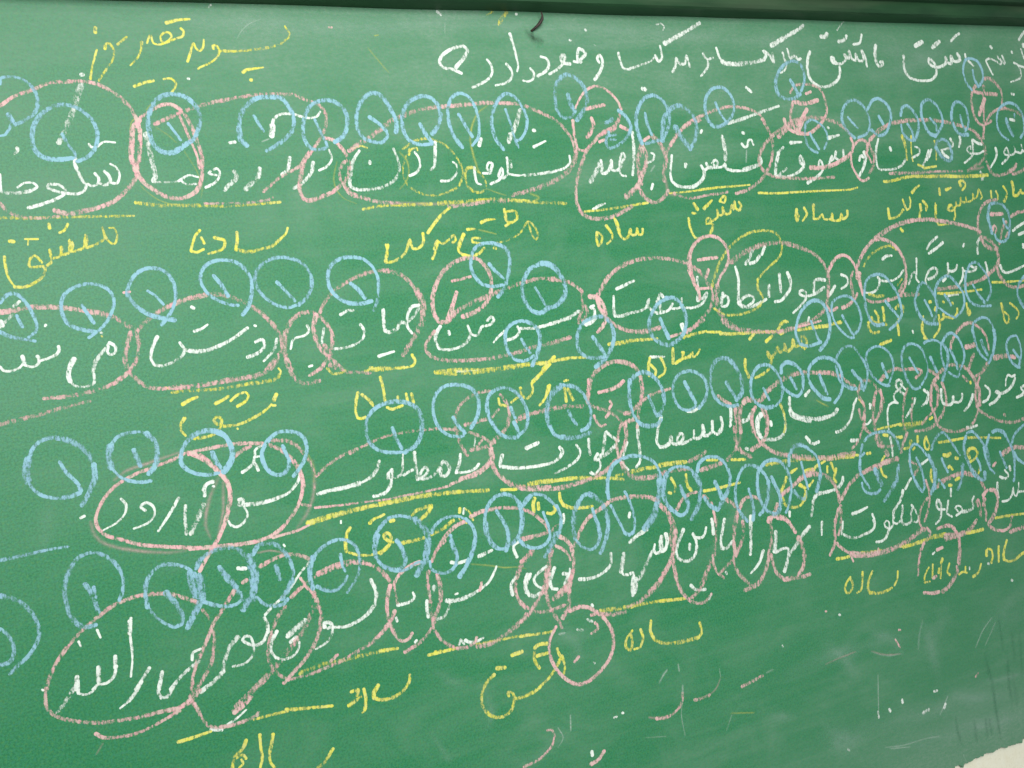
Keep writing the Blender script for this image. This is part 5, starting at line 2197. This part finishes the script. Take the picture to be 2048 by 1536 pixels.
P7 770 540 800 580 780 620 730 650
P7*.8 600 890 560 940
W6*.5 590 610 640 615
W6*.5 690 510 740 525
W6*.4 410 655 450 645
W7 735 355 745 370
K loop
P9*.65 270 0 265 150 280 290 330 420 400 530 430 590
P9*.65 540 0 520 120 500 250 500 370 440 490
P12*.6 490 180 430 230 350 290
P8*.7 0 330 80 400 200 430 330 410 460 360
P8*.7 250 170 190 300 110 420 0 540
P9*.6 1490 0 1440 110 1360 210 1230 320 1100 380
P8*.65 730 460 800 445 950 455 1080 425
P7*.6 1580 0 1610 120 1660 230 1740 310 1830 340 1900 320 1960 245
P8*.6 1920 0 1880 130 1830 210 1770 280
K underline
Y9*.7 820 420 1000 395 1150 370
Y7*.8 1150 370 1350 330 1560 305 1690 290
Y6 0 685 150 660 340 630
K word
W9 75 40 50 110 70 220 140 270 210 240
W9 305 40 310 130 330 190
W9 1160 60 1150 160 1155 260
K trace
W5*.45 1430 1150 1460 1090 1500 1030
P7*.75 1400 1520 1490 1510 1570 1470 1630 1410
P6*.6 1630 1410 1660 1340 1665 1260
W5*.4 1665 1260 1665 1190
P7*.7 1790 1330 1860 1315 1940 1280
W4*.35 1620 970 1630 1030
W4*.5 1045 1465 1060 1465
W4*.5 755 945 765 955
P4*.3 1940 1280 2010 1210 2048 1120
P6*.35 1330 1510 1400 1520
T 1400 1080 5.12
K word
Y6*.9 1540 380 1500 440 1485 510 1510 545 1550 520 1565 450 1540 400
Y6 1665 330 1660 440 1650 510 1610 540
Y7 1765 320 1730 410 1720 490 1740 540
Y7*.85 1740 540 1830 545 1910 520 1965 490
Y5 2025 320 2020 400 1990 465
K trace
P6*.6 430 1500 530 1450 640 1390
W5*.35 690 1355 740 1330
P4*.8 1285 730 1295 730
W5*.6 1425 765 1435 768
W4*.5 845 1080 850 1090
P4*.3 1290 1270 1400 1220 1590 1145
P4*.3 1760 1140 1900 1175 2048 1165
P4*.8 2000 1020 2048 1100
P4*.8 2035 920 2045 922
W3*.3 200 1320 210 1400
T 1660 1040 10.24
K loop
P7*.7 110 0 90 200 110 380 70 560 0 720
P6*.7 140 480 220 560 350 650 480 700
P10*.7 440 700 620 715 850 700 1100 650 1250 600 1400 530 1600 420 1780 280 1900 200
P6*.75 1920 480 1860 640 1830 800 1810 980 1800 1130
P4 970 660 990 580
P4 440 770 480 850
K underline
Y7 140 800 260 780 390 750
Y5*.6 640 670 850 650 1050 610
Y6*.85 1500 560 1650 520 1880 450
K word
W6*.9 280 300 400 350 530 360 650 320 790 260 880 190 910 80 880 0
W7 950 450 1040 440 1130 380 1180 280 1210 190
W6*.8 260 60 240 270
T 1848 1040 10.24
K word
Y5 20 1280 10 1180 50 1060 100 970
Y5 10 1280 120 1260
Y5 180 910 170 1180
Y5 370 810 350 960 340 1190
Y6*.8 310 1000 300 1080
Y6 520 890 490 1000 480 1070 530 1120
Y5 720 1110 800 1060 880 1080
Y5 850 960 845 1070
Y5-7 1170 900 1130 1040 1080 1110 1010 1160
W4*.7 930 970 935 1010
W5*.7 1310 890 1330 900
W5*.5 1790 1230 1810 1235
P7 190 1190 250 1160
K loop
P7*.7 700 330 740 480 740 640 730 800 720 910
P9*.75 690 1030 640 1150 560 1290 470 1400 390 1460
P7 310 1470 180 1500 0 1490
P5*.5 670 950 690 1010
T 1048 1236 2.048
K trace
P5*.6 95 460 115 460 125 485 110 530 60 580 0 610
W3*.35 140 450 160 490 140 530
W10 278 548 280 562
P9 275 598 305 580 328 545
W4*.4 190 400 192 460
W5*.5 370 408 380 405
W5*.6 403 388 406 389
W3*.3 650 330 645 400 660 480
W3*.25 500 490 580 485
Y4*.3 850 390 940 388
W3*.25 850 400 830 460
W7*.9 1549 336 1551 346
W6*.7 1496 374 1500 382
W6*.8 1450 385 1452 408
W3*.4 1450 235 1452 380
W7*.7 1635 388 1660 375
W6*.7 1722 368 1726 352
W5*.6 1680 300 1692 298
W3*.3 1850 120 1880 50 1915 0
W3*.25 1890 110 1930 20
W3*.3 1736 320 1705 395
W5*.5 1328 538 1332 541
W3*.3 1480 530 1560 520 1640 495 1700 485
W3*.3 1500 535 1580 528
P3*.5 1540 48 1542 49
W3*.3 1800 560 1812 590
P4*.5 1860 225 1850 240
T 400 0 5.12
K trace
W3*.25 375 400 430 310 510 240 620 195
Y4*.3 1720 490 1800 590 1930 740
P4*.5 1320 280 1350 280
Y4*.4 1790 365 1820 360
W4*.5 90 75 110 50
T 800 0 5.12
K trace
Y7*.6 1010 245 1050 180 1100 120
Y4*.5 1105 100 1105 45
Y4*.6 890 155 950 120
W6*.5 380 120 420 150
W4*.35 380 0 380 100
W5*.7 1185 145 1195 145
W5*.7 1895 305 1905 310
W4*.6 1735 410 1750 415
W3*.4 1990 460 2000 465
W3*.3 460 240 460 340
Y5*.7 1060 15 1140 10
P4*.7 1150 15 1260 35
T 0 0 1
K smudge
W70*.10 0 40 300 30 600 60 900 50 1200 60 1500 80 2048 110
W55*.09 380 45 560 45 800 60
W60*.10 1050 70 1180 90 1300 95
W60*.10 1700 150 1800 140 1950 60
W40*.08 1500 60 1600 120 1700 170
K smudge
W60*.10 1120 1250 1160 1300 1150 1340
W70*.09 1680 1470 1800 1440 2048 1370
W90*.09 1750 1510 1900 1470 2048 1420
W50*.09 1560 1350 1700 1300 1830 1270
W60*.08 1650 1480 1700 1500
W70*.07 1850 1300 1880 1250 1900 1200
W60*.08 1960 1260 2048 1180
K smudge
W60*.06 100 1010 90 1080 80 1120
W70*.05 900 330 1100 420 1200 480
W60*.05 1700 90 1850 120 2048 140
T 1748 1311 6.827
K drip
D16*0.22 1575 200 1620 420 1650 640 1690 900 1730 1130
D16*0.20 1120 890 1140 1020 1185 1180
D16*0.18 1370 920 1400 1140
D16*0.18 1525 900 1550 1070
D18*0.16 1820 60 1850 420 1890 640
D18*0.16 1900 280 1950 640
D14*0.18 1580 900 1605 1060
D16*0.14 1520 0 1560 220
D16*0.14 1880 -300 1920 40
D16*0.14 1700 -500 1760 -100
D16*0.14 1990 -300 2020 240
T 1500 1200 2.3175
K smudge
W45*.14 560 150 640 170 690 220
W50*.12 350 210 440 280 490 360
W50*.13 800 100 840 220 870 340
W60*.14 370 600 440 640 500 650
W35*.14 100 540 190 540
W50*.13 930 570 1080 580 1270 540
W22*.16 1060 390 1150 370 1270 340
W60*.10 900 420 1050 460 1200 440
W50*.10 1150 120 1270 60
W8*.30 800 95 785 160 780 230
W6*.30 560 240 630 258 710 248
T 700 1330 2.1167
K smudge
W40*.10 560 100 600 200 560 300
W50*.09 640 380 750 420 900 300
W40*.09 380 40 460 80
W30*.10 350 300 420 400
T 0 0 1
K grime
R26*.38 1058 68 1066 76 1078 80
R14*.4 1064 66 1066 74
"""

random.seed(4)
marks, cur, T = [], None, (0, 0, 1)
for ln in DATA.strip().splitlines():
    p = ln.split()
    if not p:
        continue
    if p[0] == 'T':
        T = tuple(float(q) for q in p[1:4])
    elif p[0] == 'K':
        cur = (p[1], [])
        marks.append(cur)
    else:
        h = p[0]
        dens = 1.0
        if '*' in h:
            h, q = h.split('*')
            dens = float(q)
        c, h = h[0], h[1:]
        w0, w1 = (float(q) for q in h.split('-')) if '-' in h else (float(h), float(h))
        f = [float(q) for q in p[1:]]
        if w0 == w1 and len(f) > 6:
            w0, w1 = (w0 * 1.1, w1 * 0.82) if random.random() < 0.7 else (w0 * 0.85, w1 * 1.08)
        pts = [(T[0] + f[i] / T[2], T[1] + f[i + 1] / T[2]) for i in range(0, len(f) - 1, 2)]
        if cur[0] == 'smudge':
            c, dens = 'S', dens * 0.75
        if c in 'WYPB':
            if dens <= 0.45:      # barely touching: rubbed, translucent
                c, dens, w0, w1 = c.lower(), dens * 0.95, w0 * 1.5, w1 * 1.5
            else:                 # chalk dragged flat leaves a wider, broken line
                k = {'Y': 0.82, 'W': 0.80}.get(c, 0.88) * (1 + 0.55 * (1 - dens))
                dens, w0, w1 = 0.10 + 0.84 * dens + random.uniform(-0.13, 0.07), w0 * k, w1 * k
        cur[1].append((c, w0, w1, dens, pts))


def spline(pts, step=2.6):
    """centripetal-ish Catmull-Rom through the measured points"""
    if len(pts) == 1:
        pts = [pts[0], (pts[0][0] + 1, pts[0][1])]
    P = [(2 * pts[0][0] - pts[1][0], 2 * pts[0][1] - pts[1][1])] + pts + \
        [(2 * pts[-1][0] - pts[-2][0], 2 * pts[-1][1] - pts[-2][1])]
    out = []
    for i in range(1, len(P) - 2):
        a, b, c, d = P[i - 1:i + 3]
        L = math.hypot(c[0] - b[0], c[1] - b[1])
        la, lc = math.hypot(b[0] - a[0], b[1] - a[1]), math.hypot(d[0] - c[0], d[1] - c[1])
        ka, kc = min(1.0, L / max(la, 1e-6)), min(1.0, L / max(lc, 1e-6))
        # tangents limited by the shorter neighbouring span, so tight letters do not overshoot
        t0 = ((c[0] - b[0] + (b[0] - a[0]) * ka) * 0.5, (c[1] - b[1] + (b[1] - a[1]) * ka) * 0.5)
        t1 = ((c[0] - b[0] + (d[0] - c[0]) * kc) * 0.5, (c[1] - b[1] + (d[1] - c[1]) * kc) * 0.5)
        n = max(2, int(L / step))
        for k in range(n):
            u = k / n
            h00, h10 = 2 * u**3 - 3 * u**2 + 1, u**3 - 2 * u**2 + u
            h01, h11 = -2 * u**3 + 3 * u**2, u**3 - u**2
            out.append(tuple(h00 * b[j] + h10 * t0[j] + h01 * c[j] + h11 * t1[j] for j in (0, 1)))
    out.append(pts[-1])
    return out


# strokes of one word that stand well apart are marks of their own
def dist(a, b):
    return min(math.hypot(p[0] - q[0], p[1] - q[1]) for p in spline(a[4], 9) for q in spline(b[4], 9)) - (a[1] + b[1]) / 2


def split(kind, st):
    lim = {'word': 16, 'underline': 6, 'loop': 6, 'ring': 40}.get(kind, -1e9)
    groups = []
    for s in st:
        hit = [g for g in groups if any(dist(s, r) < lim for r in g)]
        for g in hit[1:]:
            hit[0].extend(g)
            groups.remove(g)
        if hit:
            hit[0].append(s)
        else:
            groups.append([s])
    return [(kind, g) for g in groups]


marks = [g for kd, st in marks for g in split(kd, st)]

ORDER = {'S': 0, 'D': 1, 'w': 1.1, 'R': 1.05, 'y': 1.2, 'p': 1.3, 'b': 1.4, 'W': 2, 'Y': 3, 'P': 4, 'B': 5}

allst = [(ORDER[s[0]], i, k) for i, (kd, st) in enumerate(marks) for k, s in enumerate(st)]
# a later stroke lies on top of the earlier ones it crosses; strokes that never meet share a level
rank, cells = {}, {}
for _, i, k in sorted(allst):
    s = marks[i][1][k]
    r = s[1] / 2 + 3
    mine = {(int((p[0] + dx) // 10), int((p[1] + dy) // 10)) for p in spline(s[4], 6) for dx in (-r, 0, r) for dy in (-r, 0, r)}
    lv = 1 + max([cells.get(c, 0) for c in mine])
    rank[(i, k)] = lv
    for c in mine:
        cells[c] = lv


def ribbon(stroke, level, B):
    c, w0, w1, dens, pts = stroke
    path = [on_board(*q) for q in spline(pts)]
    sc = mm_per_px(*pts[len(pts) // 2])
    # drop coincident points
    q = [path[0]]
    for p in path[1:]:
        if math.hypot(p[0] - q[-1][0], p[1] - q[-1][1]) > 0.0004:
            q.append(p)
    if len(q) < 2:
        q.append((q[0][0] + 0.001, q[0][1]))
    L = [0.0]
    for a, b in zip(q, q[1:]):
        L.append(L[-1] + math.hypot(b[0] - a[0], b[1] - a[1]))
    tot = L[-1]
    # round caps: extend both ends by half the stroke's width
    def ext(a, b, r):
        d = max(math.hypot(a[0] - b[0], a[1] - b[1]), 1e-9)
        return a[0] + (a[0] - b[0]) / d * r, a[1] + (a[1] - b[1]) / d * r
    rows = []
    cap = [(1.0, 0.10), (0.85, 0.52), (0.5, 0.86)]
    for u, k in cap:
        rows.append((ext(q[0], q[1], u * w0 * sc * 0.42), w0 * k, 0.0))
    for p, l in zip(q, L):
        rows.append((p, w0 + (w1 - w0) * l / tot, l))
    for u, k in reversed(cap):
        rows.append((ext(q[-1], q[-2], u * w1 * sc * 0.42), w1 * k, tot))
    seed = random.random() * 90
    base = len(B['v'])
    y0 = -0.00003 - level * 2.5e-6
    n = len(rows)
    for i, (p, wd, l) in enumerate(rows):
        a, b = rows[max(0, i - 1)][0], rows[min(n - 1, i + 1)][0]
        tx, tz = b[0] - a[0], b[1] - a[1]
        d = max(math.hypot(tx, tz), 1e-9)
        nx, nz = -tz / d, tx / d
        j = 1 + 0.24 * noise.noise(Vector((l * 55, seed, 0))) + 0.10 * noise.noise(Vector((l * 210, seed, 3)))
        h = wd * sc * 0.5 * j
        o = 0.10 * h * noise.noise(Vector((l * 120, seed, 7)))
        y = y0 - 1.5e-6 * i / n
        dv = dens + 0.34 * noise.noise(Vector((l * 28, seed, 11))) + 0.10 * noise.noise(Vector((l * 110, seed, 13)))
        # chalk bites where it lands and where it lifts
        dv += 0.20 * math.exp(-l / 0.006) + 0.12 * math.exp(-(tot - l) / 0.005)
        for s in (-1, 0, 1):
            B['v'].append((p[0] + nx * (s * h + o), y, p[1] + nz * (s * h + o)))
            B['a'].append(float(s))
            B['d'].append(dv if c in 'WYPB' else dens * math.sin(PI * (i + 0.5) / n) ** (0.9 if c == 'S' else 0.45))
    for i in range(n - 1):
        for s in (0, 1):
            a = base + i * 3 + s
            B['f'].append((a, a + 1, a + 4, a + 3))
            B['m'].append(c)


def mark(name, strokes, levels, parent):
    B = {'v': [], 'f': [], 'a': [], 'd': [], 'm': []}
    for st, lv in zip(strokes, levels):
        ribbon(st, lv, B)
    cols = sorted(set(B['m']))
    o = link(name, B['v'], B['f'], [M[c] for c in cols], parent, midx=[cols.index(c) for c in B['m']])
    for nm, key in (('across', 'a'), ('dens', 'd')):
        o.data.attributes.new(nm, 'FLOAT', 'POINT').data.foreach_set('value', B[key])
    return o


CN = {'R': 'dark', 'w': 'white', 'y': 'yellow', 'p': 'pink', 'b': 'blue', 'W': 'white', 'Y': 'yellow', 'P': 'pink', 'B': 'blue', 'S': 'pale', 'D': 'dark'}
KN = {'word': '%s_chalk_word', 'ring': '%s_chalk_ring', 'loop': '%s_chalk_loop', 'underline': '%s_chalk_underline',
      'trace': 'faint_chalk_trace', 'speck': 'chalk_speck', 'smudge': 'chalk_smudge', 'drip': 'water_run', 'smear': 'dark_smear'}
for i, (kd, st) in enumerate(marks):
    if not st:
        continue
    lv = [rank[(i, k)] for k in range(len(st))]
    cnt = {}
    for s in st:
        cnt[s[0]] = cnt.get(s[0], 0) + len(s[4])
    main = max(cnt, key=cnt.get)
    nm = KN[kd] % CN[main] if '%' in KN[kd] else KN[kd]
    if kd == 'ring' and len(st) > 1:
        big = [k for k, s in enumerate(st) if len(s[4]) > 4] or [0]
        rest = [k for k in range(len(st)) if k not in big]
        r = mark(nm, [st[k] for k in big], [lv[k] for k in big], board)
        for k in rest:
            mark('inner_stroke', [st[k]], [lv[k]], r)
    else:
        mark(nm, st, lv, board)

# yellow chalk scuffed onto the rail's step, above the board
vs, fs = [], []
B = {'v': [], 'f': [], 'a': [], 'd': [], 'm': []}
for pts, wd, dn in (([(0.082, ZT + 0.018), (0.098, ZT + 0.0175), (0.110, ZT + 0.016)], 0.0034, 0.9),
                    ([(0.112, ZT + 0.013), (0.130, ZT + 0.012)], 0.002, 0.6)):
    b = len(B['v'])
    for p in pts:
        for s in (-1, 0, 1):
            B['v'].append((p[0], -0.0345, p[1] + s * wd))
            B['a'].append(float(s))
            B['d'].append(dn)
    for i in range(len(pts) - 1):
        for s in (0, 1):
            a = b + i * 3 + s
            B['f'].append((a, a + 1, a + 4, a + 3))
o = link('yellow_chalk_scuff', B['v'], B['f'], [M['Y']], rail)
for nm, key in (('across', 'a'), ('dens', 'd')):
    o.data.attributes.new(nm, 'FLOAT', 'POINT').data.foreach_set('value', B[key])

# ------------------------------------------------------------------ bent nail
NP = [on_board(*p) for p in ((1061, 63), (1064, 61), (1070, 56), (1075, 50), (1077.5, 44), (1077, 38), (1073, 30))]
ND = [0.004, -0.003, -0.006, -0.0085, -0.0105, -0.012, -0.0135]
path = [Vector((p[0], y, p[1])) for p, y in zip(NP, ND)]
root = path[0]
rad = [0.0014, 0.0016, 0.0019, 0.0023, 0.0023, 0.0014, 0.0005]
vs, fs, n = [], [], 10
for i, p in enumerate(path):
    d = (path[min(i + 1, len(path) - 1)] - path[max(i - 1, 0)]).normalized()
    a = d.cross(Vector((0.31, 0.2, 0.93))).normalized()
    b = d.cross(a)
    for k in range(n):
        t = 2 * PI * k / n
        vs.append(tuple(p + (a * math.cos(t) + b * math.sin(t)) * rad[i]))
for i in range(len(path) - 1):
    for k in range(n):
        fs.append((i * n + k, i * n + (k + 1) % n, (i + 1) * n + (k + 1) % n, (i + 1) * n + k))
fs += [tuple(range(n))[::-1], tuple((len(path) - 1) * n + k for k in range(n))]
nail = bpy.data.objects.new('bent_nail', None)
S.collection.objects.link(nail)
nail.location = root
nail.empty_display_size = 0.01
nail['label'] = 'small bent rusty nail sticking out just below the top rail'
nail['category'] = 'nail'
link('shank', vs, fs, [M['rust']], nail, smooth=True)
